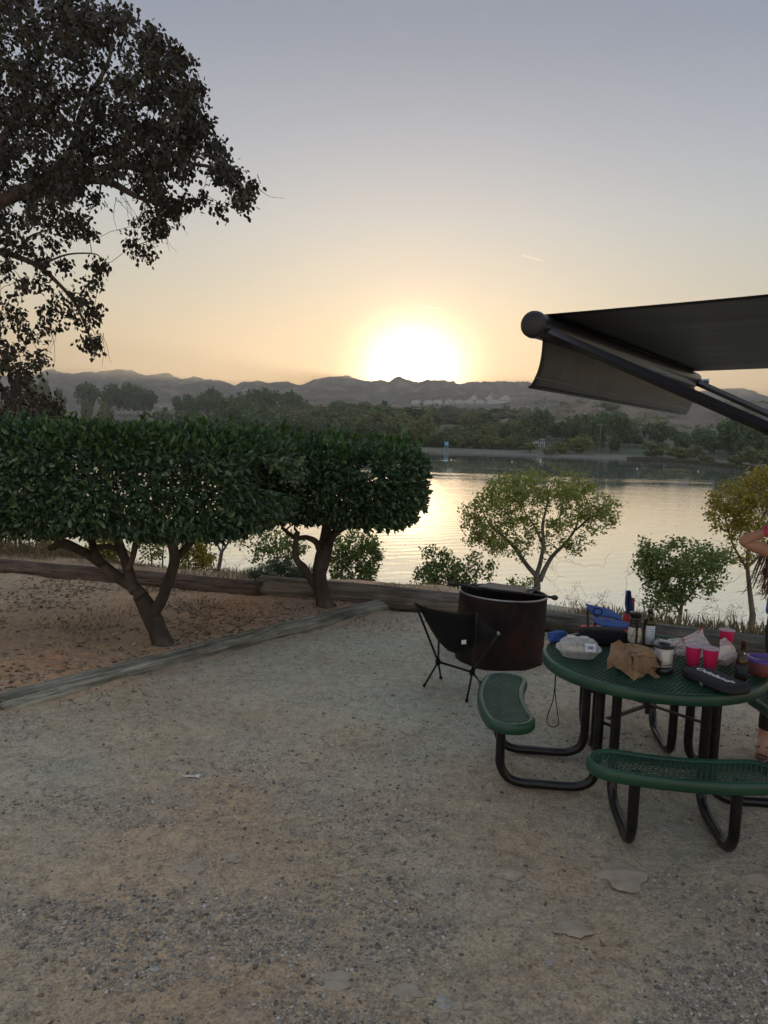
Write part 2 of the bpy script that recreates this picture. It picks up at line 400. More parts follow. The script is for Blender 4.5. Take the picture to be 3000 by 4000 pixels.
grid_obj('ground', xs, ys, ground_z, M_GROUND)

# lake
def water_material():
    m, t, bs = new_mat('lake_water')
    bs.inputs['Base Color'].default_value = (.74, .78, .74, 1); bs.inputs['Metallic'].default_value = .84; bs.inputs['Roughness'].default_value = .03; bs.inputs['IOR'].default_value = 1.33
    bs.inputs['Specular IOR Level'].default_value = 0.5
    n1 = noise(t, 1.0, 3, .5, (.75, 2.1, 1)); n2 = noise(t, 1.0, 2, .5, (3.0, 6.5, 1)); n3 = noise(t, 1.0, 2, .5, (.10, .32, 1))
    wv = nn(t, 'ShaderNodeTexWave'); wv.wave_type = 'BANDS'; wv.bands_direction = 'Y'; c = nn(t, 'ShaderNodeTexCoord'); mp = nn(t, 'ShaderNodeMapping')
    mp.inputs['Rotation'].default_value = (0, 0, math.radians(-24)); mp.inputs['Scale'].default_value = (1, 1, 1); wv.inputs['Scale'].default_value = .23
    wv.inputs['Distortion'].default_value = 6; wv.inputs['Detail'].default_value = 3; wv.inputs['Detail Scale'].default_value = .6
    t.links.new(c.outputs['Object'], mp.inputs[0]); t.links.new(mp.outputs[0], wv.inputs['Vector'])
    # slicks and gusts: long streaks of calmer and rougher water
    st = noise(t, 1.0, 4, .6, (.010, .13, 1)); sr = rampn(t, st.outputs['Fac'], [(.36, (.02, .02, .02)), (.56, (.04, .04, .04)), (.60, (1.0, 1.0, 1.0))])
    sp = nn(t, 'ShaderNodeSeparateXYZ'); t.links.new(c.outputs['Object'], sp.inputs[0])
    dist = nn(t, 'ShaderNodeMapRange'); t.links.new(sp.outputs['Y'], dist.inputs[0]); dist.interpolation_type = 'SMOOTHSTEP'
    dist.inputs['From Min'].default_value = 95; dist.inputs['From Max'].default_value = 135; dist.inputs['To Min'].default_value = 1.0; dist.inputs['To Max'].default_value = 0.0
    mxs = nn(t, 'ShaderNodeMix', data_type='FLOAT'); t.links.new(dist.outputs[0], mxs.inputs[0]); t.links.new(sr.outputs[0], mxs.inputs[2]); mxs.inputs[3].default_value = 1.0
    shr = nn(t, 'ShaderNodeMapRange'); t.links.new(sp.outputs['Y'], shr.inputs[0]); shr.inputs['From Min'].default_value = 236; shr.inputs['From Max'].default_value = 244; shr.inputs['To Max'].default_value = 1.3
    sm = nn(t, 'ShaderNodeMath', operation='ADD'); t.links.new(mxs.outputs[0], sm.inputs[0]); t.links.new(shr.outputs[0], sm.inputs[1])
    def mul(s, k):
        q = nn(t, 'ShaderNodeMath', operation='MULTIPLY'); t.links.new(s, q.inputs[0])
        if isinstance(k, float): q.inputs[1].default_value = k
        else: t.links.new(k, q.inputs[1])
        return q.outputs[0]
    prev = None
    for src, st_, ds in ((n3.outputs['Fac'], 1.0, .022), (wv.outputs['Fac'], 1.0, .0035), (n1.outputs['Fac'], 1.0, .011), (n2.outputs['Fac'], 1.0, .0032)):
        b = nn(t, 'ShaderNodeBump'); b.inputs['Distance'].default_value = ds; t.links.new(src, b.inputs['Height'])
        t.links.new(sm.outputs[0], b.inputs['Strength'])
        if prev: t.links.new(prev, b.inputs['Normal'])
        prev = b.outputs[0]
    t.links.new(prev, bs.inputs['Normal']); return m
wv_ = np.array([(-1500, 5, WZ), (1500, 5, WZ), (1500, 1500, WZ), (-1500, 1500, WZ)])
tag(link_mesh('water', wv_, [(0, 1, 2, 3)], water_material()), kind='structure')

# far shore, hills and mountains: radial profiles
SH_U = [-3000, -500, 300, 700, 1100, 1650, 2000, 2400, 2700, 3000, 3500, 5000]
SH_V = [1580, 1668, 1686, 1702, 1726, 1764, 1776, 1792, 1806, 1838, 1885, 1960]
R2_U = [-3000, -200, 0, 250, 400, 700, 900, 1200, 1500, 1700, 1950, 2050, 2200, 2330, 2680, 2850, 3000, 3400, 5000]
R2_V = [1600, 1620, 1618, 1612, 1616, 1638, 1650, 1650, 1640, 1625, 1630, 1640, 1605, 1592, 1601, 1604, 1600, 1590, 1600]
R3_U = [-3000, 0, 600, 900, 1050, 1200, 1400, 1580, 1950, 2050, 2150, 2330, 2500, 2681, 2892, 3000, 3300, 5000]
R3_V = [1600, 1605, 1605, 1590, 1572, 1566, 1572, 1578, 1580, 1560, 1545, 1548, 1552, 1560, 1572, 1576, 1570, 1570]
R4_U = [-3000, -900, -500, 0, 126, 193, 235, 283, 362, 434, 470, 506, 567, 609, 654, 705, 754, 814, 874, 916, 965, 1000, 1036, 1115, 1175, 1241, 1277, 1350,
        1386, 1449, 1482, 1515, 1535, 1555, 1575, 1603, 1663, 1711, 1769, 1778, 1844, 1940, 2000, 2060, 2090, 2150, 2300, 2500, 2681, 2892, 2934, 3000, 3300, 5000]
R4_V = [1500, 1490, 1478, 1470, 1478, 1445, 1455, 1463, 1455, 1449, 1445, 1446, 1466, 1465, 1458, 1474, 1471, 1487, 1495, 1511, 1499, 1487, 1493, 1490, 1505,
        1478, 1467, 1468, 1477, 1494, 1487, 1496, 1480, 1469, 1479, 1486, 1486, 1487, 1492, 1505, 1498, 1492, 1495, 1492, 1504, 1510, 1516, 1530, 1538, 1523, 1534, 1556, 1560, 1540]
def zv(v, y, u):
    a = (np.asarray(u, float) - 1500) / F; b = (2000 - np.asarray(v, float)) / F
    return CAMH + y * (CMA[2, 0] * a + CMA[2, 1] * b - CMA[2, 2]) / (CMA[1, 0] * a + CMA[1, 1] * b - CMA[1, 2])
def xr(u):
    a = (np.asarray(u, float) - 1500) / F; b = .12; return (CMA[0, 0] * a + CMA[0, 1] * b - CMA[0, 2]) / (CMA[1, 0] * a + CMA[1, 1] * b - CMA[1, 2])
def shore_y(u):
    v = np.interp(u, SH_U, SH_V); return (WZ - CAMH) / (zv(v, 1.0, u) - CAMH)
def terr(u, y):
    """height of the far land at image azimuth u and distance y"""
    u = np.asarray(u, float); y = np.asarray(y, float); u, y = np.broadcast_arrays(u, y)
    y0 = shore_y(u); sh = u.shape
    z2 = zv(np.interp(u, R2_U, R2_V), 680, u); z3 = zv(np.interp(u, R3_U, R3_V), 1150, u); z4 = zv(np.interp(u, R4_U, R4_V), 3000, u)
    Ys = [y0 * .96, y0, y0 * 1.02, y0 * 1.07, y0 + .45 * (680 - y0), y0 * 0 + 680, y0 * 0 + 830, y0 * 0 + 1150, y0 * 0 + 1450, y0 * 0 + 3000, y0 * 0 + 3500]
    Zs = [y0 * 0 + WZ - 1, y0 * 0 + WZ - .05, y0 * 0 + WZ + .4, y0 * 0 + WZ + 1.0, WZ + 3 + .25 * (z2 - WZ), z2, z2 * .8 + z3 * .05 - 2, z3, z3 * .8, z4, z4 * .5]
    z = np.zeros(sh)
    for k in range(len(Ys) - 1):
        a, b = Ys[k], Ys[k + 1]; q = np.clip((y - a) / (b - a), 0, 1); inn = (y >= a) & (y <= b)
        if k >= 3: q = q * q * (3 - 2 * q) if k not in (8,) else q ** 1.35
        z = np.where(inn, Zs[k] + (Zs[k + 1] - Zs[k]) * q, z)
    z = np.where(y < Ys[0], WZ - 1, z); z = np.where(y > 3500, Zs[-1], z)
    x = xr(u) * y
    amp = np.clip((y - y0 * 1.15) / 300, 0, 1) * 3.0 + np.clip((y - 1300) / 1200, 0, 1) * 55 * (1 - np.exp(-((y - 3000) / 160) ** 2))
    rid = 1 - np.abs(fbm(x / 190, y / 420, 4, 71)) * 2.6
    z = z + amp * (rid - .55) * np.where(y > 1300, 1, .55) + np.exp(-((y - 3000) / 250) ** 2) * 11 * fbm(x / 38, y / 60, 5, 91, .6)
    z = z + np.clip((y - y0 * 1.15) / 200, 0, 1) * np.clip((1000 - y) / 400, 0, 1) * 7 * (1 - 2.5 * np.abs(fbm(x / 60, y / 110, 3, 55))) * np.clip((u - 1500) / 500, 0.25, 1)
    return z
def far_pt(u, y):
    return np.array([xr(u) * y, y, float(terr(u, y))])
U = np.concatenate([np.linspace(-1600, -320, 40), np.arange(-300, 3300, 6.0), np.linspace(3320, 4300, 30)])
def far_sheet(name, fr, m):
    Y = np.array(fr)
    if Y.ndim == 1: Y = np.broadcast_to(Y, (len(U), len(Y)))
    Ug = np.broadcast_to(U[:, None], Y.shape); Z = terr(Ug, Y); X = xr(Ug) * Y
    V = np.stack([X, Y, Z], 2).reshape(-1, 3); b = Y.shape[1]
    i, j = np.meshgrid(np.arange(len(U) - 1), np.arange(b - 1), indexing='ij'); q = (i * b + j).ravel()
    tag(link_mesh(name, V, np.stack([q, q + b, q + b + 1, q + 1], 1), m, None, True), kind='structure')
y0 = shore_y(U)[:, None]
M_SAND = mat('beach_sand', [(.10, .095, .075), (.14, .13, .105), (.08, .08, .05)], .08, .95)
M_PARK = mat('park_grass', [(.03, .055, .022), (.05, .065, .03), (.10, .08, .055)], .018, .95, detail=4)
M_HILL = mat('dry_hillside', [(.045, .042, .028), (.13, .10, .072), (.20, .15, .11)], .022, .95, bump=.8, bscale=.12, bdist=4, detail=12, lohi=(.34, .66))
M_MOUNT = mat('rocky_mountain', [(.03, .024, .015), (.11, .074, .045), (.40, .28, .17)], .016, .95, bump=1.0, bscale=.05, bdist=30, detail=12, lohi=(.36, .68))
far_sheet('beach', y0 * np.array([.96, .985, 1.0, 1.01, 1.02, 1.04, 1.07]), M_SAND)
ts = np.linspace(0, 1, 28)
far_sheet('park_ground', y0 * 1.07 + ((y0 + .45 * (680 - y0)) - y0 * 1.07) * ts, M_PARK)
far_sheet('hills', (y0 + .45 * (680 - y0)) * (1 - np.linspace(0, 1, 90)) + 1400 * np.linspace(0, 1, 90), M_HILL)
far_sheet('mountains', np.concatenate([np.linspace(1400, 2600, 50), np.linspace(2620, 3500, 45)]), M_MOUNT)

# ------------------------------------------------------------------ trees across the lake
rg = np.random.RandomState(7)
FARCOL = {'dark': [(.055, .095, .045), (.10, .155, .065), (.16, .22, .085)], 'willow': [(.14, .18, .05), (.22, .24, .07), (.28, .28, .10)],
          'olive': [(.10, .145, .06), (.17, .20, .08), (.26, .235, .11)]}
FARM = {k: mat(k + '_far_foliage', v, island=True, rough=.85, trans=.25, spec=.2) for k, v in FARCOL.items()}
M_FTRUNK = mat('pale_far_bark', [(.16, .13, .10), (.28, .24, .19)], 2, .9)
def far_proto(shape, kind, seed):
    """unit-height tree; crown made of leaf clumps gathered round a few dozen branch ends"""
    r = np.random.RandomState(seed); C = []
    for _ in range(34 if shape != 'tall' else 26):
        d = r.normal(size=3); d /= np.linalg.norm(d); q = r.rand() ** .4
        if shape == 'round': c = np.array([.40, .40, .36]) * d * q + [0, 0, .60]
        elif shape == 'tall': c = np.array([.20, .20, .44]) * d * q + [0, 0, .56]
        elif shape == 'bush': c = np.array([.50, .50, .40]) * d * q + [0, 0, .42]
        else: c = np.array([.42, .42, .42]) * d * q + [0, 0, .54]
        C.append(c)
    P = []; D = []
    for c in C:
        k = r.randint(30, 50); s = r.uniform(.07, .13); g = r.normal(size=(k, 3)); g /= np.linalg.norm(g, axis=1)[:, None]
        P.append(c + g * s * r.uniform(.5, 1.1, (k, 1))); D.append(g * .5 + r.normal(size=(k, 3)) * .6 + [0, 0, -.6 if shape == 'willow' else 0])
    P = np.concatenate(P); D = np.concatenate(D); P[:, 2] = np.maximum(P[:, 2], .03)
    P[:, 2] /= np.percentile(P[:, 2], 98.5); P[:, :2] -= P[:, :2].mean(0)
    root = thing('far_tree', None, 'tree')
    cr_ = leaf_mesh('crown', P, D, .085, .8, FARM[kind], root, seed + 1)
    mb = MB(); top = .62
    mb.tube([(0, 0, -.06), (r.normal() * .01, r.normal() * .01, .25), (r.normal() * .03, r.normal() * .03, top)], [.022, .017, .007], 6)
    for _ in range(6):
        c = C[r.randint(len(C))]; z0 = r.uniform(.2, .45); mb.tube([(0, 0, z0), (c[0] * .5, c[1] * .5, (z0 + c[2]) / 2 + .02), c], [.011, .007, .003], 4)
    mb.build('trunk', M_FTRUNK, root); return root
PROTO = {}
for sh in ('round', 'tall', 'bush', 'willow'):
    for kd in ('dark', 'olive', 'willow'):
        if sh == 'tall' and kd == 'willow': continue
        PROTO[sh, kd] = [far_proto(sh, kd, 100 + 7 * len(PROTO) + i) for i in range(2 if kd != 'willow' else 1)]
WID = {s.children[0].data.name: np.ptp(np.percentile(np.array([v.co[0] for v in s.children[0].data.vertices]), [2, 98])) for v_ in PROTO.values() for s in v_}; used = set()
NFAR = [0]
def far_tree(u, y, vtop, wpx, shape='round', kind='dark', label=None, group=None, zoff=0, name='tree'):
    ps = PROTO[shape, kind]; src = ps[rg.randint(len(ps))]
    base = far_pt(u, y); base[2] += zoff; ztop = float(zv(vtop, y, u)); h = max(ztop - base[2], 2.0); w = wpx / F * y
    if src.name in used:
        o = src.copy(); COL.objects.link(o)
        for ch in src.children:
            c = ch.copy(); COL.objects.link(c); c.parent = o
    else: o = src; used.add(src.name)
    WID[name] = WID.get(name, 1); kk = WID[src.children[0].data.name]; o.name = name; WID[o.name] = kk; o.location = base; k = WID[src.children[0].data.name]
    o.scale = (w * 1.12 / k, w * 1.12 / k, h); o.rotation_euler = (0, 0, rg.rand() * 6.28); tag(o, label, 'tree' if shape != 'bush' else 'bush', group); NFAR[0] += 1
    return o

ORD = ['leftmost', 'second from the left', 'third from the left', 'fourth from the left', 'fifth from the left', 'sixth from the left', 'seventh from the left', 'eighth from the left', 'ninth from the left', 'tenth from the left', 'eleventh from the left', 'twelfth from the left']
def ordlabel(us, u, head, place):
    """'head, third from the left place' - counted from whichever side is nearer"""
    us = sorted(us); i = us.index(u); n = len(us)
    o = ORD[i] if i < n / 2 else ORD[n - 1 - i].replace('left', 'right')
    return '%s, %s %s' % (head, o, place)
# belts of trees: (u0, u1, n, y0, y1, vtop lo-hi, width lo-hi, shapes, kinds, label, group)
def belt(u0, u1, n, ya, yb, va, vb, wa, wb, shapes, kinds, label, group, name='shade_tree'):
    for k in range(n):
        u = u0 + (u1 - u0) * (k + .5 + rg.uniform(-.45, .45)) / n; y = rg.uniform(ya, yb)
        if yb < 3: y *= float(shore_y(u))
        far_tree(u, y, rg.uniform(va, vb), rg.uniform(wa, wb), shapes[rg.randint(len(shapes))], kinds[rg.randint(len(kinds))], label, group, name=name)
D_, O_ = 'dark', 'olive'
for (u, vt, w) in [(300, 1536, 60), (345, 1502, 72), (392, 1500, 70), (428, 1506, 60), (470, 1526, 46), (510, 1505, 64), (540, 1528, 50), (576, 1528, 62)]:
    far_tree(u, rg.uniform(640, 690), vt, w, 'round', D_, ordlabel([300, 345, 392, 428, 470, 510, 540, 576], u, 'dark tree', 'in the tall row on the left ridge'), 'tall trees along the left ridge', name='eucalyptus_tree')
for (u, vt, w) in [(700, 1554, 44), (745, 1548, 52), (790, 1545, 54), (825, 1523, 60), (850, 1545, 44), (905, 1552, 46), (940, 1556, 56), (985, 1530, 80), (1040, 1527, 86), (1130, 1536, 74), (1175, 1560, 60)]:
    far_tree(u, rg.uniform(610, 680), vt, w, 'round', D_, ordlabel([700, 745, 790, 825, 850, 905, 940, 985, 1040, 1130, 1175], u, 'dark tree', 'in the middle ridge group'), 'trees on the middle ridge', name='eucalyptus_tree')
for (u, vt, w) in [(240, 1562, 60), (265, 1580, 76), (340, 1570, 34), (412, 1578, 44), (60, 1570, 90), (150, 1575, 80), (-40, 1560, 90), (150, 1486, 70), (235, 1524, 34)]:
    far_tree(u, float(shore_y(u)) * rg.uniform(1.08, 1.2), vt, w, 'willow', O_, ordlabel([240, 265, 340, 412, 60, 150, -40, 151, 235], u if vt != 1486 else 151, 'grey-green tree', 'on the brown slope at the far left'), 'trees on the left slope', name='slope_tree')
for (u, vt, w) in [(590, 1594, 52), (635, 1596, 60), (740, 1596, 66), (790, 1600, 74), (885, 1568, 100), (845, 1606, 60), (960, 1580, 90), (1010, 1590, 100), (700, 1610, 60)]:
    far_tree(u, float(shore_y(u)) * rg.uniform(1.09, 1.2), vt, w, 'willow', D_, ordlabel([590, 635, 740, 790, 885, 845, 960, 1010, 700], u, 'dense dark tree', 'above the left beach'), 'trees above the left beach', name='shore_tree')
belt(960, 1560, 34, 480, 640, 1570, 1606, 60, 100, ['round', 'willow'], [D_, D_, O_], 'tree in the upper part of the dark wood in the middle', 'trees of the middle wood', 'woodland_tree')
belt(1050, 1620, 30, 360, 450, 1598, 1640, 70, 110, ['round', 'willow', 'tall'], [D_, D_, O_], 'tree in the lower part of the dark wood in the middle', 'lower trees of the middle wood', 'woodland_tree')
belt(1280, 1660, 16, 1.13, 1.3, 1620, 1660, 60, 90, ['willow', 'round'], [D_, O_], 'tree at the front edge of the dark wood behind the beach', 'front trees of the middle wood', 'woodland_tree')
belt(1600, 2020, 26, 1.13, 1.32, 1650, 1700, 44, 80, ['bush', 'willow', 'round'], [D_, O_, O_], 'low tree in the scrub behind the middle beach', 'scrub trees behind the middle beach', 'scrub_tree')
belt(1480, 2060, 24, 1.09, 1.13, 1692, 1722, 30, 60, ['bush'], [O_, D_], 'small bush along the back edge of the middle beach', 'bushes at the back of the middle beach', 'scrub_bush')
belt(1560, 2110, 44, 380, 640, 1602, 1662, 44, 80, ['bush', 'willow', 'round'], [D_, O_, O_], 'tree on the wooded slope below the hillside houses', 'trees on the slope below the houses', 'slope_tree')
belt(1640, 2060, 22, 700, 1000, 1585, 1610, 24, 40, ['bush', 'round'], [D_, O_], 'garden tree below the row of hillside houses', 'trees below the hillside houses', 'garden_tree')
for (u, vt, w) in [(1200, 1650, 34), (1250, 1648, 40), (1178, 1672, 20), (1195, 1676, 14), (1215, 1680, 34), (1115, 1648, 36), (1150, 1645, 44)]:
    far_tree(u, float(shore_y(u)) * 1.15, vt, w, 'round', D_, 'small dark tree on the lawn of the left park', 'trees on the left park lawn', name='park_tree')
PG = []
for (u, vt, w, s) in [(2110, 1606, 66, 'round'), (2130, 1612, 50, 'tall'), (2065, 1640, 56, 'round'), (2040, 1665, 70, 'willow'), (2000, 1668, 60, 'round'), (2090, 1700, 60, 'round'), (2170, 1655, 56, 'round'), (2205, 1652, 50, 'tall'), (2235, 1662, 60, 'round'),
                   (2270, 1626, 76, 'round'), (2300, 1640, 50, 'round'), (2340, 1622, 66, 'round'), (2385, 1626, 70, 'round'), (2420, 1620, 72, 'round'), (2440, 1640, 60, 'round'), (2460, 1672, 64, 'round'), (2320, 1690, 40, 'tall'), (2335, 1700, 40, 'round'),
                   (2350, 1712, 40, 'round'), (2408, 1714, 36, 'tall'), (2445, 1682, 50, 'round'), (2490, 1700, 50, 'round'), (2225, 1710, 44, 'tall'), (2310, 1702, 34, 'tall')]:
    PG.append((u, far_tree(u, float(shore_y(u)) * rg.uniform(1.14, 1.42), vt, w, s, D_, 'x', 'trees of the park grove', name='park_tree')))
for u, o in PG: o['label'] = ordlabel([q[0] for q in PG], u, 'dark park tree', 'in the grove around the light pole')
for (u, vt, w) in [(2572, 1658, 96), (2655, 1688, 56), (2668, 1700, 60), (2750, 1680, 62), (2775, 1700, 50), (2700, 1706, 30)]:
    far_tree(u, float(shore_y(u)) * rg.uniform(1.2, 1.35), vt, w, 'round', D_, ordlabel([2572, 2655, 2668, 2750, 2775, 2700], u, 'spreading dark tree', 'on the right park lawn'), 'spreading trees on the right park lawn', name='park_tree')
for (u, vt, w, s) in [(2800, 1705, 56, 'willow'), (2830, 1708, 60, 'willow'), (2862, 1712, 50, 'willow'), (2885, 1640, 110, 'round'), (2930, 1650, 90, 'round'), (2915, 1700, 66, 'willow'), (2960, 1665, 80, 'round'), (3000, 1660, 90, 'round'),
                   (3040, 1650, 100, 'round'), (2975, 1720, 60, 'round'), (3090, 1660, 100, 'round'), (2850, 1672, 60, 'round')]:
    far_tree(u, float(shore_y(u)) * rg.uniform(1.12, 1.3), vt, w, s, D_, ordlabel([2800, 2830, 2862, 2885, 2930, 2915, 2960, 3000, 3040, 2975, 3090, 2850], u, 'tall dark tree', 'in the grove below the awning arm'), 'trees of the right grove', name='grove_tree')
for (u, y, vt, w, lb) in [(2074, 1.045, 1733, 42, 'small round yellow-green willow alone on the beach, leftmost of the pale willows'), (2172, 1.07, 1710, 64, 'yellow-green willow with two overlapping crowns, back one'),
                          (2198, 1.045, 1728, 62, 'bright yellow-green round willow in front of another one on the beach'), (2277, 1.06, 1709, 70, 'pale willow with a light stem beside the light pole'),
                          (2568, 1.05, 1728, 84, 'olive-green drooping willow standing at the right beach'), (2662, 1.04, 1750, 74, 'low round yellow-green willow at the right beach'),
                          (2727, 1.03, 1744, 56, 'dark green round tree right beside the low yellow-green willow')]:
    far_tree(u, float(shore_y(u)) * y, vt, w, 'willow' if w > 50 else 'round', 'willow' if 'dark' not in lb and 'olive' not in lb else 'olive', lb, name='willow_tree')
for (u, vt, w, lb) in [(2895, 1780, 60, 'low brownish bush on the right shore, left of the large one'), (2985, 1752, 110, 'large rounded green bush reaching the right edge of the far shore'), (2770, 1788, 50, 'small dry bush in the reeds of the right shore'), (2150, 1755, 40, 'tiny shrub at the water edge of the beach')]:
    far_tree(u, float(shore_y(u)) * 1.02, vt, w, 'bush', 'olive', lb, name='shore_bush')
for (u, vt) in [(2718, 1580), (2736, 1584), (2673, 1568)]:
    far_tree(u, 678, vt, 12, 'tall', D_, 'slim dark conifer on the skyline of the brown hill beside the house', 'conifers beside the hilltop house', name='conifer')
far_tree(2380, 600, 1575, 60, 'bush', O_, 'low green bush high on the brown hill just below the valance', name='hill_bush')

# scrub dots on the slopes and undergrowth in the woods: nobody could count them
P = []; S_ = []
for k in range(2600):
    z_ = rg.rand()
    if z_ < .55: u = rg.uniform(1950, 3100); y = rg.uniform(400, 1100)
    elif z_ < .8: u = rg.uniform(-200, 1600); y = rg.uniform(560, 1150)
    else: u = rg.uniform(1000, 2300); y = rg.uniform(430, 1150)
    if fbm(u / 70, y / 60, 2, 3) < -.05: continue
    P.append(far_pt(u, y)); S_.append(rg.uniform(.7, 2.2))
P = np.array(P); S_ = np.array(S_)
rp = 14; PP = np.repeat(P, rp, 0) + rg.normal(size=(len(P) * rp, 3)) * np.repeat(S_, rp)[:, None] * [.6, .6, .3] + [0, 0, .8]
tag(leaf_mesh('hill_scrub', PP, rg.normal(size=PP.shape), np.repeat(S_, rp) * .9, .8, FARM['olive'], None, 5),
    'low dry scrub dotting the brown hills across the lake', 'scrub', kind='stuff')
P = []
for k in range(9000):
    u = rg.uniform(900, 1700); y = rg.uniform(float(shore_y(u)) * 1.15, 660); P.append(far_pt(u, y) + [0, 0, abs(rg.normal()) * 3])
P = np.array(P)
tag(leaf_mesh('woodland_undergrowth', P, rg.normal(size=P.shape), 3.2, .8, FARM['dark'], None, 6),
    'dark undergrowth filling the wood across the lake', 'undergrowth', kind='stuff')
# reeds standing in the shallow water on the right
P = []
for k in range(9000):
    u = rg.uniform(2460, 3250); y = float(shore_y(u)) * rg.uniform(.955, 1.01)
    P.append(np.array([xr(u) * y, y, WZ - .1]))
P = np.array(P); D = rg.normal(size=P.shape) * .15 + [0, 0, 1]
M_REED = mat('reed', [(.055, .065, .03), (.10, .10, .05), (.13, .11, .065)], island=True, rough=.9)
tag(leaf_mesh('reeds', P, D, 1.0, .16, M_REED, None, 8), 'green-brown reeds in the shallows along the right shore', 'reeds', kind='stuff')

# ------------------------------------------------------------------ houses, shelters, lifeguard chairs, poles
M_STUCCO = mat('pale_stucco', [(.50, .50, .50), (.62, .62, .62)], .5, .9); M_ROOF = mat('brown_roof_tile', [(.16, .10, .07), (.24, .16, .11)], .8, .9)
M_WIN = mat('dark_window', (.03, .035, .045), rough=.15); M_WHITE = mat('white_paint', [(.70, .70, .68), (.80, .80, .78)], 3, .6)
M_BLUE = mat('faded_blue_paint', [(.12, .36, .55), (.18, .45, .62)], 3, .6); M_STEEL = mat('galvanised_steel', [(.16, .16, .16), (.26, .26, .26)], 6, .6, metallic=.2)
M_DARKM = mat('dark_metal', (.02, .02, .022), rough=.5, metallic=.5)
def house(u, y, vtop, wpx, label, group, turn=0.0, arch=True):
    b = far_pt(u, y); w = wpx / F * y; ztop = float(zv(vtop, y, u)); h = max((ztop - b[2]) * .66, 3.5); d = w * .8
    r = thing('house', label, 'house', b, group); c, s = math.cos(turn), math.sin(turn)
    def T(p): return np.array([b[0] + p[0] * c - p[1] * s, b[1] + p[0] * s + p[1] * c, b[2] + p[2]])
    mb = MB(); mb.box(T((0, 0, h / 2 - 1)), (w, d, h + 2), turn)
    g = [T(p) for p in [(-w / 2, -d / 2, h), (w / 2, -d / 2, h), (0, -d / 2, h * 1.42), (-w / 2, d / 2, h), (w / 2, d / 2, h), (0, d / 2, h * 1.42)]]
    mb.add(g, [(0, 1, 2), (5, 4, 3)]); mb.build('wall', M_STUCCO, r)
    e = .6; R = []
    for (zz) in (0, .35):
        R += [T((-w / 2 - e, -d / 2 - e, h - .25 + zz)), T((0, -d / 2 - e, h * 1.42 + .1 + zz)), T((w / 2 + e, -d / 2 - e, h - .25 + zz)), T((-w / 2 - e, d / 2 + e, h - .25 + zz)), T((0, d / 2 + e, h * 1.42 + .1 + zz)), T((w / 2 + e, d / 2 + e, h - .25 + zz))]
    rf = MB().add(R, [(0, 1, 4, 3)[::-1], (1, 2, 5, 4)[::-1], (6, 7, 10, 9), (7, 8, 11, 10), (0, 6, 9, 3)[::-1], (2, 5, 11, 8), (0, 1, 7, 6), (1, 2, 8, 7), (3, 9, 10, 4), (4, 10, 11, 5)]).build('roof', M_ROOF, r)
    q = MB(); q.box(T((w * .3, 0, h * 1.42)), (1.2, 1.0, h * .5), turn); q.build('chimney', M_STUCCO, rf)
    for i in range(3):
        for j in range(2):
            if h < 5 and j: continue
            x = (-.3 + .3 * i) * w; z = h * (.28 + .42 * j); ww = w * (.16 if (i != 1 or j) else .22); hh = h * .24
            wm = MB(); wm.box(T((x, -d / 2 - .05, z)), (ww, .16, hh), turn); f = wm.build('window', M_WHITE, r)
            pm = MB(); pm.box(T((x, -d / 2 - .14, z)), (ww * .8, .08, hh * .8), turn); pm.build('pane', M_WIN, f)
    return r
HL = ['leftmost house of the lower hillside row', 'second house from the left in the lower hillside row', 'third house from the left in the lower hillside row', 'fourth house from the left in the lower hillside row',
      'fourth house from the right in the lower hillside row', 'third house from the right in the lower hillside row', 'second house from the right in the lower hillside row', 'rightmost and widest house of the lower hillside row']
for (u, w, vt), lb in zip([(1624, 36, 1560), (1669, 32, 1560), (1708, 36, 1559), (1749, 34, 1557), (1787, 36, 1558), (1826, 36, 1558), (1869, 34, 1558), (1923, 52, 1559)], HL):
    house(u, 1120, vt, w, 'pale stucco ' + lb, 'hillside houses', rg.uniform(-.15, .15))
house(1844, 1230, 1538, 30, 'pale house left of the white one in the short upper hillside row', 'hillside houses', .1)
house(1908, 1230, 1537, 28, 'small pale house in the middle of the short upper hillside row', 'hillside houses', -.1)
house(1967, 1230, 1538, 40, 'white house at the right end of the short upper hillside row', 'hillside houses', .05)
house(2684, 690, 1590, 28, 'low white house on the edge of the flat brown hilltop below the awning arm', 'hilltop houses', .1)
house(2795, 700, 1596, 40, 'long low white roofed house further right on the flat brown hilltop', 'hilltop houses', -.1)
def shelter(u, y, vtop, wpx, label, name='picnic_shelter'):
    b = far_pt(u, y); w = wpx / F * y; h = min(float(zv(vtop, y, u)) - b[2], 3.6); r = thing(name, label, 'shelter', b)
    mb = MB(); x = w / 2
    mb.add([b + p for p in [(-x, -2.5, h - .5), (x, -2.5, h - .5), (x, 0, h), (-x, 0, h), (x, 2.5, h - .5), (-x, 2.5, h - .5), (-x, -2.5, h - .8), (x, -2.5, h - .8), (x, 2.5, h - .8), (-x, 2.5, h - .8)]],
           [(0, 1, 2, 3), (3, 2, 4, 5), (6, 9, 8, 7), (0, 6, 7, 1), (4, 8, 9, 5), (1, 7, 8, 4, 2), (0, 3, 5, 9, 6)]); mb.build('roof', M_STEEL, r)
    for sx in (-1, 1):
        for sy in (-1, 1):
            MB().box(b + [sx * x * .85, sy * 2, h / 2 - .5], (.3, .3, h - .7)).build('post', M_STUCCO, r)
shelter(1068, float(shore_y(1068)) * 1.25, 1652, 46, 'long pale roofed shelter on the left park lawn'); shelter(1138, float(shore_y(1138)) * 1.12, 1690, 22, 'small white shelter just above the hedge top')
shelter(2120, float(shore_y(2120)) * 1.2, 1712, 17, 'white roofed shelter behind the pale willows'); shelter(2610, float(shore_y(2610)) * 1.1, 1735, 30, 'low white picnic shelter roof on the right park lawn')
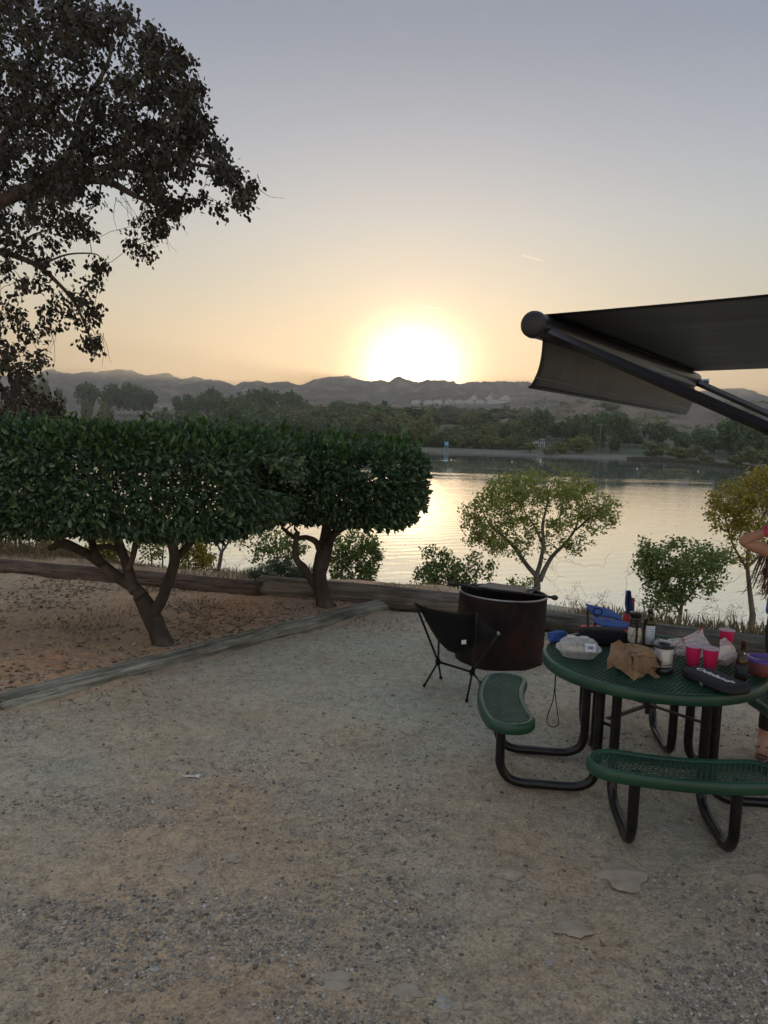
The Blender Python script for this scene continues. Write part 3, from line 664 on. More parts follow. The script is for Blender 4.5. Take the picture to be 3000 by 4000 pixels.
def lifeguard(u, f, vtop, label):
    y = float(shore_y(u)) * f; b = far_pt(u, y); h = float(zv(vtop, y, u)) - b[2]; w = h * .42
    r = thing('lifeguard_chair', label, 'lifeguard chair', b, 'blue lifeguard chairs on the far beaches')
    for sx in (-1, 1):
        for sy in (-1, 1):
            MB().tube([b + [sx * w * .6, sy * w * .6, -.2], b + [sx * w * .35, sy * w * .35, h * .6]], .09, 6).build('leg', M_BLUE, r)
    MB().box(b + [0, 0, h * .6], (w, w, .15), bev=.03).build('seat', M_BLUE, r)
    MB().box(b + [0, w * .45, h * .8], (w, .12, h * .42), bev=.03).build('backrest', M_BLUE, r)
    for sx in (-1, 1): MB().box(b + [sx * w * .5, 0, h * .7], (.1, w, .2), bev=.02).build('armrest', M_BLUE, r)
    MB().box(b + [0, w * .55, h * .3], (w * 1.1, .06, .15)).build('crossbar', M_BLUE, r)
lifeguard(1748, 1.03, 1726, 'blue lifeguard chair on the middle beach, right of the hedge')
lifeguard(549, 1.04, 1664, 'blue lifeguard chair on the left beach, peeping above the hedge, leftmost'); lifeguard(826, 1.04, 1676, 'blue lifeguard chair low behind the hedge top, middle of the three on the left')
lifeguard(1524, 1.05, 1712, 'pale blue lifeguard chair just above the right part of the hedge')
def pole(u, y, vtop, label):
    b = far_pt(u, y); h = float(zv(vtop, y, u)) - b[2]; r = thing('light_pole', label, 'pole', b)
    MB().tube([b + [0, 0, -.5], b + [0, 0, h]], [.13, .09], 8).build('mast', M_STEEL, r); MB().box(b + [0, 0, h], (1.3, .4, .35), bev=.05).build('lamp_head', M_STEEL, r)
pole(2349, float(shore_y(2349)) * 1.12, 1660, 'tall thin light pole in front of the park grove'); pole(1833, 500, 1588, 'slim pole on the slope below the hillside houses')
# white buoys and floats on the water
for i, (u, v, w) in enumerate([(1762, 1796, .35), (2112, 1803, .5), (2000, 1804, .3), (2489, 1832, .35), (2727, 1842, .3), (2920, 1846, .3)]):
    p = gp(u, v, WZ); mb = MB(); mb.blob(p + [0, 0, .12], (w * .55, w * .4, .13), i, .05, 10, 6); o = mb.build('floating_bird', M_WHITE, None, True)
    tag(o, 'small white waterbird or float resting on the calm dark band of the lake', 'waterbird', 'white specks on the lake')
# far clutter of the park
def simple_car(u, y, m, label):
    b = far_pt(u, y); r = thing('parked_car', label, 'car', b)
    pr = [(-2.2, .35), (-2.2, .8), (-1.4, .95), (-.9, 1.45), (.8, 1.5), (1.5, .95), (2.2, .85), (2.2, .35)]
    G = np.array([[(x, s, z) for x, z in pr] for s in (-.85, .85)]) + b
    mb = MB(); mb.sheet(G); mb.add(G[0], [tuple(range(8))]); mb.add(G[1], [tuple(range(8))[::-1]]); mb.build('body', m, r)
    MB().add([b + p for p in [(-1.1, -.87, 1.0), (.95, -.87, 1.0), (.7, -.87, 1.38), (-.8, -.87, 1.35)]], [(0, 1, 2, 3)]).build('side_window', M_WIN, r)
    for x in (-1.4, 1.4):
        for s in (-.85, .85):
            MB().lathe(b + [x, s, .34], [(.0, -.1), (.34, -.1), (.34, .1), (0, .1)], 14, Matrix.Rotation(math.pi / 2, 3, 'X')).build('wheel', M_DARKM, r)
simple_car(2110, float(shore_y(2110)) * 1.25, M_WHITE, 'white car parked among the trees behind the pale willows')
# contrails
M_TRAIL = bpy.data.materials.new('ice_cloud'); M_TRAIL.use_nodes = True; t = M_TRAIL.node_tree; t.nodes.clear(); o_ = t.nodes.new('ShaderNodeOutputMaterial'); pv = t.nodes.new('ShaderNodeVolumePrincipled')
pv.inputs['Color'].default_value = (1, 1, 1, 1); pv.inputs['Density'].default_value = .16; pv.inputs['Anisotropy'].default_value = .8; t.links.new(pv.outputs[0], o_.inputs['Volume'])
for (a, b_, w, lb) in [((2038, 998), (2126, 1019), 9, 'longer thin white contrail high right of the sun'), ((1662, 1199), (1722, 1204), 7, 'faint short contrail just above the sunset glow')]:
    P0 = ray(*a); P1 = ray(*b_); P0 = P0 / P0[1] * 11000 + [0, 0, 2]; P1 = P1 / P1[1] * 11000
    pts = [P0 + (P1 - P0) * q for q in np.linspace(0, 1, 14)]; rr = [w * (.25 + .75 * math.sin(math.pi * q ** .7)) for q in np.linspace(0.02, 1, 14)]
    tag(MB().tube(pts, rr, 8).build('contrail', M_TRAIL), lb, 'contrail')
# haze
hz = MB(); hz.box((0, 1500, 129.5), (7800, 4300, 279)); hzo = hz.build('haze', None)
hm = bpy.data.materials.new('haze'); hm.use_nodes = True; t = hm.node_tree; t.nodes.clear(); o_ = t.nodes.new('ShaderNodeOutputMaterial'); pv = t.nodes.new('ShaderNodeVolumePrincipled')
pv.inputs['Color'].default_value = (.92, .90, .88, 1); pv.inputs['Density'].default_value = .00032; pv.inputs['Anisotropy'].default_value = .66
t.links.new(pv.outputs[0], o_.inputs['Volume']); hzo.data.materials.append(hm); tag(hzo, 'thin evening haze over the lake and hills', 'haze', kind='stuff')
# ------------------------------------------------------------------ logs
def wood_mat(name, cols, st):
    m, t, bs = new_mat(name)
    a = noise(t, 1.0, 6, .65, st); b = noise(t, 3.0, 4, .6)
    r = rampn(t, a.outputs['Fac'], [(.32, cols[0]), (.5, cols[1]), (.66, cols[2])]); r2 = rampn(t, b.outputs['Fac'], [(.35, (.7, .68, .66)), (.6, (1.1, 1.1, 1.1))])
    cc_ = noise(t, 1.0, 5, .75, (st[0] * 2.2, st[1] * 3.2, st[2] * 3.2)); rc = rampn(t, cc_.outputs['Fac'], [(.36, (.28, .26, .24)), (.44, (1, 1, 1)), (.62, (1.12, 1.1, 1.06))])
    m0 = nn(t, 'ShaderNodeMix', data_type='RGBA', blend_type='MULTIPLY'); m0.inputs[0].default_value = 1; t.links.new(r.outputs[0], m0.inputs[6]); t.links.new(rc.outputs[0], m0.inputs[7])
    mx = nn(t, 'ShaderNodeMix', data_type='RGBA', blend_type='MULTIPLY'); mx.inputs[0].default_value = 1; t.links.new(m0.outputs[2], mx.inputs[6]); t.links.new(r2.outputs[0], mx.inputs[7])
    t.links.new(mx.outputs[2], bs.inputs['Base Color']); bs.inputs['Roughness'].default_value = .9; bs.inputs['Specular IOR Level'].default_value = .2
    bp = nn(t, 'ShaderNodeBump'); bp.inputs['Strength'].default_value = .9; bp.inputs['Distance'].default_value = .02
    t.links.new(a.outputs['Fac'], bp.inputs['Height']); t.links.new(bp.outputs[0], bs.inputs['Normal']); return m
GREYW = [(.06, .055, .045), (.20, .19, .155), (.33, .315, .26)]; BROWNW = [(.035, .025, .02), (.10, .07, .055), (.15, .11, .085)]
M_LOGD = None
def log(a, b, ra, rb, m, label, group=None, seed=0, name='log'):
    """a weathered log from a to b, its grain running along its own x axis"""
    a = np.array(a, float); b = np.array(b, float); Ln = np.linalg.norm(b - a); n = int(Ln / .07); r = np.random.RandomState(seed)
    x = np.linspace(0, Ln, n); sides = 28; ang = np.arange(sides) / sides * 2 * math.pi
    X, A = np.meshgrid(x, ang, indexing='ij'); R = ra + (rb - ra) * X / Ln
    crack = -0.012 * np.exp(-((fbm(A * 3.2, X * .35, 3, seed)) / .035) ** 2)
    R = R * (1 + .05 * fbm(X * 1.2, A * .8 + 3, 3, seed + 3)) + .007 * fbm(X * 1.2, A * 7, 3, seed + 5) + crack
    seam = np.exp(-(np.minimum(A, 2 * math.pi - A) / .25) ** 2)
    cy = .05 * vnoise(X * .3, X * 0, seed) + .012 * fbm(X * .9, X * 0, 2, seed + 8)
    V = np.stack([X, R * np.cos(A) + cy, R * np.sin(A) + cy * .3], 2)
    V[0, :, 0] += .02 * r.normal(size=sides); V[-1, :, 0] += .03 * r.normal(size=sides)
    V = V.reshape(-1, 3); f = [(i * sides + k, i * sides + (k + 1) % sides, (i + 1) * sides + (k + 1) % sides, (i + 1) * sides + k) for i in range(n - 1) for k in range(sides)]
    V = np.vstack([V, [[.02, 0, 0], [Ln - .02, 0, 0]]]); c0 = n * sides
    f += [(c0, (k + 1) % sides, k) for k in range(sides)] + [(c0 + 1, (n - 1) * sides + k, (n - 1) * sides + (k + 1) % sides) for k in range(sides)]
    o = link_mesh(name, V, f, m, None, True); q = Vector(b - a).to_track_quat('X', 'Z'); o.location = a; o.rotation_euler = q.to_euler()
    tag(o, label, 'log', group)
M_LOGG = wood_mat('weathered_grey_wood', GREYW, (1.6, 26, 26)); M_LOGB = wood_mat('weathered_brown_wood', BROWNW, (1.4, 22, 22))
M_LOGD = wood_mat('dark_weathered_wood', [(.03, .028, .024), (.085, .08, .07), (.15, .14, .12)], (1.5, 24, 24))
a = gp(-8, 2768); b = gp(1520, 2372)
log(a + [0, 0, -.01], b + [0, 0, .005], .115, .100, M_LOGG, 'long weathered grey log running diagonally across the dirt from the left edge', None, 1)
a = gp(-900, 2160); b = gp(1012, 2350)
log(a + [0, 0, .09], b + [0, 0, .10], .125, .125, M_LOGB, 'long brown log along the bank edge, left one of the three in the rear row', 'logs along the bank edge', 2)
a = gp(1016, 2345); b = gp(1905, 2400)
log(a + [0, .08, .13], b + [0, 0, .085], .155, .12, wood_mat('damp_grey_brown_wood', [(.06, .055, .045), (.15, .13, .11), (.24, .21, .18)], (1.4, 22, 22)),
    'thicker grey-brown log raised on a stone behind the second clipped tree', 'logs along the bank edge', 3)
a = gp(1915, 2436); b = gp(3500, 2635)
log(a + [0, 0, .10], b + [0, 0, .09], .105, .105, M_LOGD, 'grey log along the bank behind the fire ring and picnic table', 'logs along the bank edge', 4)

# ------------------------------------------------------------------ clipped fig trees
def bark_mat(name, cols):
    return mat(name, cols, 5, .9, bump=.9, bscale=18, bdist=.02, stretch=(1, 1, .35), spec=.2)
M_BARK = bark_mat('grey_brown_bark', [(.03, .024, .020), (.07, .056, .047), (.14, .118, .10)])
M_LEAF = mat('dark_glossy_leaf', [(.015, .036, .019), (.040, .082, .040), (.072, .13, .058), (.12, .18, .07)], island=True, rough=.36, trans=.18, spec=.5)
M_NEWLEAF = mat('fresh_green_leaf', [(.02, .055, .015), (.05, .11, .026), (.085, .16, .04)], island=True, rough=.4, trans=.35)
def limb(mb, pts, rpx, y0, dy=0.0, sides=12, seed=0):
    """pts: photo pixels from root to tip; dy: how far the limb drifts in depth"""
    n = len(pts); P = [at(u, v, y0 + dy * (i / max(1, n - 1))) for i, (u, v) in enumerate(pts)]
    S = spline(P, 6); q = np.linspace(0, 1, len(S)); r0, r1 = rpx[0] / F * y0 / 2.25, rpx[1] / F * y0 / 2.4
    r = r0 + (r1 - r0) * q; r = r * (1 + .07 * np.array([float(fbm(x * 9, seed * 1.0, 3, seed)) for x in q]) * 2); mb.tube(S, r, sides); return list(zip(S, r))
def clipped_tree(name, label, base_px, y0, limbs, C, Rd, nleaf, seed, hole=()):
    root = thing(name, label, 'tree', list(gp(*base_px)), 'clipped fig trees')
    mb = MB(); nodes = []
    for i, (pts, rpx, dy) in enumerate(limbs): nodes += limb(mb, pts, rpx, y0 + (0 if i < 2 else (limbs[i][3] if len(limbs[i]) > 3 else 0)) if False else y0 + (limbs[i][3] if False else 0), dy, seed=seed + i)
    # root flare
    b = gp(*base_px); mb.lathe(b + [0, 0, -.05], [(limbs[0][1][0] / F * y0 * .62, 0), (limbs[0][1][0] / F * y0 * .54, .06), (limbs[0][1][0] / F * y0 * .49, .14)], 14)
    r = np.random.RandomState(seed); T = []
    while len(T) < 330:
        p = r.uniform(-.9, .9, 3)
        if np.sum(np.abs(p) ** 3.2) < .75: T.append(np.array(C) + p * Rd)
    nodes = [n_ for n_ in nodes if n_[0][2] > C[2] - Rd[2] * 1.6]
    _, paths = grow(nodes, T, .022, .003, seed, 4, 0, .10, 5, .2, mb)
    mb.build('trunk', M_BARK, root, True)
    P = []; K = int(nleaf * 1.0)
    while len(P) < K:
        p = r.uniform(-1.06, 1.06, (4000, 3)); nn_ = np.sum(np.abs(p) ** np.array([5.5, 3.2, 4.2]), 1) ** .25
        w = np.array(C) + p * Rd; lump = fbm(w[:, 0] * 2.2 + w[:, 1], w[:, 2] * 2.2 + w[:, 1] * 1.3, 3, seed) * .20 + fbm(w[:, 0] * .9 + 7, w[:, 1] * .8, 2, seed + 4) * .34
        k = (nn_ + lump < 1.0) & ((nn_ + lump > .76) | (r.rand(4000) < .16)); k &= (fbm(w[:, 0] * 3.0, w[:, 2] * 3.0 + w[:, 1] * .4, 3, seed + 9) > -.46)
        for (hx, hz, hr) in hole: k &= ((w[:, 0] - hx) ** 2 + (w[:, 2] - hz) ** 2 > (hr * (.6 + .8 * r.rand(4000))) ** 2)
        P += list(w[k])
    P = np.array(P[:K]); rel = (P - C) / Rd; D = rel * [1, 1, .7] * .8 + r.normal(size=P.shape) * .7 + [0, 0, -.25]
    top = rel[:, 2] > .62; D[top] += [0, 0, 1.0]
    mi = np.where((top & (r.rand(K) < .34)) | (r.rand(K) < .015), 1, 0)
    # young shoots poking out of the clipped top
    SP_ = []; SD = []; SL_ = []
    for k in range(70):
        x, y = r.uniform(-.95, .95, 2); p = np.array(C) + np.array([x, y, .93]) * Rd; h = r.uniform(.05, .15); q = p + [r.normal() * .03, r.normal() * .03, h]
        SP_.append(p); SD.append(q - p); SL_.append(h)
        for j in range(r.randint(5, 9)): SP_.append(p + (q - p) * r.uniform(.2, 1)); SD.append(r.normal(size=3) * .5 + [0, 0, 1.1]); SL_.append(.06)
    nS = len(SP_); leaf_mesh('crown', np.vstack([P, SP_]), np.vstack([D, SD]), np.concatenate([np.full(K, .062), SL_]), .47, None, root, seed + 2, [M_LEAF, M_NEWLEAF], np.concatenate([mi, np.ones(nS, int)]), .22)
    return root
Y1 = float(gp(655, 2548)[1])
clipped_tree('clipped_tree', 'wider clipped tree with thick forking trunk, at the left behind the diagonal log', (655, 2548), Y1, [
    ([(652, 2556), (612, 2453), (582, 2385), (545, 2322)], (98, 74), .05), ([(556, 2330), (512, 2285), (453, 2250), (395, 2200), (327, 2157), (242, 2128), (195, 2142)], (66, 30), .25),
    ([(395, 2200), (369, 2155), (352, 2085), (330, 2010)], (40, 30), .2), ([(327, 2157), (270, 2125), (200, 2095), (130, 2020)], (40, 20), -.3),
    ([(530, 2310), (512, 2275), (500, 2222), (478, 2157), (455, 2085), (440, 1990)], (56, 34), .15), ([(375, 2140), (415, 2134), (461, 2147), (480, 2170)], (26, 24), .1),
    ([(500, 2225), (518, 2178), (533, 2107), (550, 2040), (560, 1960)], (30, 24), -.15), ([(590, 2400), (612, 2375), (635, 2334), (660, 2267), (681, 2191), (672, 2128), (640, 2060), (600, 1990)], (56, 40), -.12),
    ([(660, 2085), (625, 2060), (590, 2050)], (26, 18), -.1), ([(688, 2185), (720, 2145), (755, 2110), (772, 2080), (768, 2020)], (36, 26), .2), ([(755, 2115), (790, 2078)], (22, 14), 0), ([(690, 2185), (715, 2172)], (16, 8), 0)],
    (at(385, 1870, Y1)[0], Y1 + .12, at(395, 1875, Y1)[2]), (1.60, .80, .44), 31000, 11, [])
Y2 = float(gp(1275, 2395)[1])
clipped_tree('clipped_tree', 'smaller clipped tree with pale slender trunk in front of the raised log', (1275, 2395), Y2, [
    ([(1285, 2402), (1262, 2340), (1247, 2266), (1253, 2194), (1266, 2121), (1280, 2050)], (82, 46), .05), ([(1235, 2290), (1215, 2262), (1187, 2218), (1160, 2188), (1152, 2140), (1162, 2080)], (42, 24), -.1),
    ([(1262, 2225), (1278, 2185), (1292, 2121), (1320, 2040)], (40, 24), .15), ([(1250, 2150), (1235, 2118), (1199, 2100), (1150, 2098), (1100, 2060)], (32, 18), .1), ([(1262, 2140), (1320, 2080), (1400, 2030)], (30, 16), -.1)],
    (at(1285, 1890, Y2)[0], Y2 + .1, at(1285, 1895, Y2)[2]), (1.06, .78, .47), 24000, 23, [])

# ------------------------------------------------------------------ big tree reaching in from the left
M_ELEAF = mat('dusky_leaf', [(.016, .015, .009), (.034, .030, .018), (.066, .056, .034)], island=True, rough=.55, trans=.16, spec=.35)
M_EBARK = bark_mat('dark_branch_bark', [(.045, .033, .028), (.09, .07, .06), (.15, .12, .10)])
BL = [(40, 60, 120, 26), (170, 60, 110, 20), (300, 45, 80, 14), (430, 100, 100, 16), (480, 70, 50, 6), (340, 190, 120, 22), (180, 240, 140, 28), (50, 300, 150, 30), (600, 165, 60, 9), (640, 230, 90, 14), (560, 300, 110, 20), (700, 270, 55, 8),
      (720, 370, 80, 14), (760, 450, 60, 10), (640, 430, 110, 20), (480, 400, 120, 22), (320, 420, 130, 24), (150, 450, 140, 26), (20, 500, 120, 22), (740, 530, 65, 12), (640, 560, 90, 16), (500, 560, 110, 20), (790, 500, 30, 4), (830, 590, 50, 9),
      (350, 600, 100, 16), (200, 640, 130, 22), (60, 680, 130, 24), (720, 630, 70, 12), (600, 650, 70, 11), (860, 670, 34, 5), (910, 700, 36, 5), (890, 650, 20, 2), (960, 770, 38, 6), (985, 735, 20, 2), (800, 770, 14, 2), (870, 820, 20, 3),
      (580, 740, 60, 10), (620, 800, 50, 7), (700, 800, 45, 5), (680, 850, 26, 3), (540, 880, 40, 5), (610, 900, 40, 5), (645, 890, 26, 3), (520, 975, 28, 4), (570, 1005, 28, 3), (450, 640, 70, 9), (180, 780, 110, 18), (50, 840, 90, 14), (270, 850, 60, 8),
      (330, 890, 34, 4), (255, 900, 40, 5), (370, 780, 28, 3), (300, 720, 60, 8), (20, 960, 60, 8), (100, 950, 40, 5), (215, 960, 28, 4), (150, 1010, 36, 4), (30, 1060, 50, 6), (80, 1120, 44, 5), (245, 1040, 26, 3), (380, 1040, 36, 5), (350, 1090, 34, 4),
      (400, 1060, 20, 2), (160, 1090, 30, 3), (250, 1170, 46, 5), (330, 1180, 40, 6), (350, 1240, 44, 6), (290, 1220, 44, 5), (190, 1230, 32, 3), (370, 1215, 26, 3), (20, 1180, 50, 5), (60, 1230, 40, 4), (10, 1300, 50, 6), (90, 1290, 28, 3), (180, 1280, 30, 3),
      (130, 1305, 24, 2), (225, 1275, 22, 2), (330, 1330, 28, 3), (360, 1350, 26, 4), (375, 1380, 14, 2), (70, 1370, 36, 4), (20, 1400, 50, 6), (60, 1440, 60, 8), (150, 1420, 36, 4), (175, 1400, 18, 2), (110, 1470, 44, 5), (30, 1500, 60, 8), (90, 1540, 60, 7),
      (190, 1560, 34, 4), (215, 1600, 28, 4), (150, 1600, 60, 6), (60, 1610, 80, 9), (200, 1650, 30, 3), (120, 1660, 60, 6), (20, 1680, 60, 6), (-60, 200, 150, 12), (-80, 500, 150, 12), (-90, 900, 120, 10), (-80, 1250, 100, 8), (-60, 1550, 100, 8)]
YE = 10.2
root = thing('tall_tree', 'tall dark tree hanging its drooping leafy branches over the upper left', 'tree', (-7.4, YE, 0.0))
mb = MB(); nodes = []
def elimb(pts, ra, rb, dy=0):
    n = len(pts); S = spline([at(u, v, YE + dy * i / (n - 1)) for i, (u, v) in enumerate(pts)], 6); r = np.linspace(ra, rb, len(S)); mb.tube(S, r, 8, False); nodes.extend(zip(S, r))
tb = spline([(-7.4, YE, -.2), (-7.2, YE, 1.8), (-6.6, YE, 3.6), (-5.9, YE, 5.2), (-5.6, YE, 7.2), (-5.3, YE, 9.5)], 6); mb.tube(tb, np.linspace(.30, .10, len(tb)), 14); nodes.extend(zip(tb, np.linspace(.30, .10, len(tb))))
elimb([(-215, 900), (60, 760), (250, 690), (350, 700), (430, 712), (520, 760), (590, 790)], .10, .02, -.4); elimb([(200, 700), (290, 560), (320, 430), (420, 250), (440, 120)], .055, .015, .5)
elimb([(230, 690), (330, 620), (480, 560), (640, 500), (740, 420)], .05, .012, .3); elimb([(280, 690), (430, 650), (560, 655), (700, 640), (850, 660), (960, 740)], .05, .010, -.6)
elimb([(-200, 800), (40, 500), (120, 300), (200, 100)], .08, .02, .4); elimb([(-215, 960), (0, 985), (60, 1000), (150, 1040), (220, 1100), (290, 1180), (340, 1290), (365, 1370)], .05, .008, .2)
elimb([(150, 1040), (260, 995), (370, 992), (400, 1020)], .016, .005, .1); elimb([(60, 1000), (110, 930), (180, 900), (240, 880)], .02, .006, -.2); elimb([(-230, 1180), (-80, 1300), (20, 1400), (60, 1530), (150, 1560), (190, 1580)], .045, .008, 0)
elimb([(70, 920), (110, 960), (150, 1030)], .02, .01, 0); elimb([(560, 750), (600, 850), (590, 930), (530, 960)], .012, .004, .1); elimb([(640, 500), (690, 470), (780, 560)], .02, .005, 0)
r = np.random.RandomState(4); T = []; Dn = []
for (u, v, rad, k) in BL:
    for _ in range(int(k * (1.3 if v < 820 else .75)) + (v < 820)):
        a_ = r.rand() * 6.28; q = math.sqrt(r.rand()) * rad * .9; dy = r.normal() * (.25 + rad / 130)
        T.append(at(u + q * math.cos(a_), v + q * math.sin(a_), YE + np.clip(dy, -2, 2))); Dn.append(rad)
_, paths = grow(nodes, T, .018, .003, 9, 5, 0, .10, 5, .5, mb)
P, D = along(paths, 25, .058, 3, .66, 1.0)
leaf_mesh('crown', P, D, .066, .62, M_ELEAF, root, 31, fold=.15)
# bare twigs hanging out of the crown
for (u, v) in [(760, 780), (980, 740), (640, 800), (500, 800), (380, 1320), (650, 880), (300, 700), (210, 1300), (840, 700), (480, 790), (460, 700), (560, 820)]:
    for _ in range(3):
        a_ = at(u + r.normal() * 18, v - 20, YE); p = [a_]
        d = np.array([r.normal() * .3, 0, -1.0])
        for k in range(6): d = d + r.normal(size=3) * .3; p.append(p[-1] + d * .055)
        mb.tube(p, np.linspace(.004, .0015, 7), 4, False)
mb.build('trunk', M_EBARK, root, True)

# ------------------------------------------------------------------ trees and bushes on the bank below the logs
M_CLEAF = mat('cottonwood_leaf', [(.14, .20, .035), (.25, .29, .06), (.36, .37, .09)], island=True, rough=.5, trans=.5)
M_GLEAF = mat('mid_green_leaf', [(.07, .13, .03), (.13, .19, .045), (.22, .27, .07)], island=True, rough=.5, trans=.48)
M_YLEAF = mat('yellowing_leaf', [(.20, .21, .03), (.32, .28, .045), (.42, .30, .05), (.18, .20, .04)], island=True, rough=.5, trans=.4)
M_PBARK = bark_mat('pale_smooth_bark', [(.07, .065, .055), (.14, .13, .11), (.22, .20, .175)]); M_TWIG = bark_mat('grey_twig', [(.10, .08, .06), (.18, .15, .12)])
M_DRY = mat('dry_twig', [(.20, .15, .09), (.32, .25, .15), (.24, .19, .12)], island=True, rough=.9)
LK = .78
def bank_tree(name, label, cat, y, limbs, blobs, per, leaf, wid, ml, mbark, seed, tip=.003, r0=.02, group=None, droop=.2, spread=.05, sag=0.0, depth=.5, bare=(), t0=.35):
    u0, v0 = limbs[0][0][0]; p = at(u0, v0, y); gz = float(ground_z(p[0], y)); root = thing(name, label, cat, (p[0], y, gz), group)
    mb = MB(); nodes = []
    mb.tube([(p[0], y, gz - .1), p], [limbs[0][1] / F * y * .5, limbs[0][1] / F * y / 2.5], 10, False)
    for i, (pts, wa, wb, dy) in enumerate(limbs):
        n = len(pts); S = spline([at(u, v, y + dy * k / max(1, n - 1)) for k, (u, v) in enumerate(pts)], 5); r_ = np.linspace(wa, wb, len(S)) / F * y / 2.5; mb.tube(S, r_, 8, False); nodes += list(zip(S, r_))
    r = np.random.RandomState(seed); T = []
    for (u, v, ru, rv, k) in blobs:
        for _ in range(k):
            a_ = r.rand() * 6.28; q = r.rand() ** .45; dy = r.normal() * depth * ru / F * y
            T.append(at(u + q * ru * math.cos(a_), v + q * rv * math.sin(a_), y + dy))
    _, paths = grow(nodes, T, r0, tip, seed, 4, sag, .09, 5, .3, mb)
    if bare:
        T = [at(u + r.normal() * ru, v + r.normal() * rv, y + r.normal() * .4) for (u, v, ru, rv, k) in bare for _ in range(k)]
        grow(nodes, T, r0 * .5, tip * .7, seed + 1, 5, .25, .10, 4, 0, mb)
    mb.build('trunk', mbark, root, True)
    if per: P, D = along(paths, per * 1.15, spread * 1.1, seed, t0, droop); leaf_mesh('crown', P, D, leaf * LK, wid, ml, root, seed + 3, fold=.1)
    return root
YC = 16.0
bank_tree('cottonwood_tree', 'spreading green cottonwood tree on the bank behind the fire ring', 'tree', YC, [
    ([(2092, 2330), (2098, 2290), (2096, 2245)], 40, 30, 0), ([(2096, 2250), (2060, 2210), (2010, 2140), (1960, 2090), (1920, 2060), (1890, 2010)], 26, 7, .3),
    ([(2096, 2245), (2110, 2200), (2122, 2130), (2120, 2050), (2135, 1980), (2150, 1900)], 26, 6, -.3), ([(2108, 2270), (2130, 2220), (2160, 2170), (2210, 2120), (2250, 2060), (2262, 1990)], 28, 7, .4),
    ([(2122, 2130), (2090, 2060), (2050, 2000), (2040, 1930)], 14, 5, .5), ([(2140, 2060), (2185, 2020), (2200, 1950)], 12, 5, -.6), ([(2250, 2070), (2310, 2020), (2370, 2000)], 12, 4, .2)],
    [(2110, 1895, 210, 55, 120), (2000, 1930, 130, 60, 60), (1900, 2010, 100, 70, 60), (1850, 2070, 50, 60, 26), (1960, 2070, 120, 70, 50), (2110, 1985, 210, 80, 110), (2280, 1960, 110, 75, 60), (2340, 2030, 85, 50, 36), (2390, 1990, 40, 40, 12),
     (2030, 2130, 130, 50, 34), (2140, 2090, 90, 50, 26), (1905, 2125, 60, 30, 14), (2230, 2150, 40, 30, 7), (2270, 2110, 50, 30, 8), (2030, 2280, 60, 25, 14)],
    17, .062, .85, M_CLEAF, M_PBARK, 41, bare=[(2180, 2220, 40, 30, 16), (1950, 2200, 50, 30, 10), (2280, 2140, 60, 30, 10)])
bank_tree('sapling', 'small loose green sapling left of the fire ring on the bank', 'tree', 15.0, [([(1800, 2380), (1790, 2300), (1770, 2230)], 16, 8, 0), ([(1795, 2330), (1750, 2260), (1720, 2200)], 9, 4, .2), ([(1795, 2320), (1850, 2250), (1885, 2190)], 9, 4, -.2)],
    [(1720, 2240, 105, 70, 60), (1700, 2180, 50, 50, 20), (1800, 2250, 70, 60, 26), (1870, 2220, 60, 60, 20), (1660, 2240, 40, 30, 12)], 20, .062, .85, M_GLEAF, M_TWIG, 42)
bank_tree('bush_tree', 'dense rounded dark green bush between the table and the lake', 'bush', 12.5, [([(2650, 2440), (2660, 2380), (2670, 2300)], 26, 12, 0), ([(2655, 2390), (2600, 2300), (2560, 2230)], 14, 5, .3), ([(2660, 2370), (2730, 2280), (2780, 2220)], 14, 5, -.3)],
    [(2660, 2180, 170, 70, 110), (2560, 2220, 75, 70, 50), (2700, 2260, 130, 80, 80), (2620, 2290, 100, 60, 50), (2800, 2200, 60, 40, 20), (2520, 2150, 30, 40, 12), (2600, 2360, 90, 35, 20)], 15, .062, .8, M_GLEAF, M_TWIG, 43,
    bare=[(2480, 2290, 40, 50, 12), (2830, 2290, 60, 40, 10)])
bank_tree('cottonwood_tree', 'yellowing autumn tree cut off by the right edge behind the person', 'tree', 13.5, [([(2940, 2400), (2930, 2320), (2920, 2200), (2930, 2080)], 30, 14, 0), ([(2922, 2230), (2860, 2120), (2830, 2010)], 15, 5, .3), ([(2930, 2120), (2990, 2000), (3040, 1920)], 16, 6, -.2), ([(2925, 2210), (3020, 2120), (3100, 2050)], 16, 6, .3)],
    [(2870, 1950, 95, 60, 70), (2960, 1920, 110, 60, 70), (2990, 1870, 70, 40, 34), (2850, 2020, 85, 60, 50), (2970, 2010, 110, 70, 60), (3100, 1950, 130, 120, 90), (2880, 2080, 70, 40, 22), (2900, 2150, 90, 50, 22), (3050, 2100, 90, 60, 30)], 14, .060, .85, M_YLEAF, M_TWIG, 44)
bank_tree('sapling', 'bright green sapling just right of the second clipped tree trunk', 'tree', 14.0, [([(1335, 2350), (1335, 2250), (1340, 2130)], 14, 6, 0), ([(1335, 2300), (1400, 2220), (1440, 2150)], 8, 4, .2)],
    [(1380, 2130, 100, 60, 50), (1440, 2190, 50, 70, 36), (1380, 2230, 80, 50, 40), (1320, 2160, 60, 60, 26)], 22, .060, .85, M_GLEAF, M_TWIG, 45)
bank_tree('sapling', 'loose green sapling seen between the two clipped trunks, right one', 'tree', 14.5, [([(1085, 2330), (1085, 2220), (1080, 2120)], 14, 6, 0), ([(1085, 2250), (1130, 2170), (1160, 2120)], 8, 4, .2)],
    [(1060, 2110, 90, 50, 36), (1140, 2130, 50, 60, 24), (1040, 2170, 60, 40, 16)], 18, .060, .85, M_GLEAF, M_TWIG, 46, bare=[(1100, 2220, 50, 40, 14)])
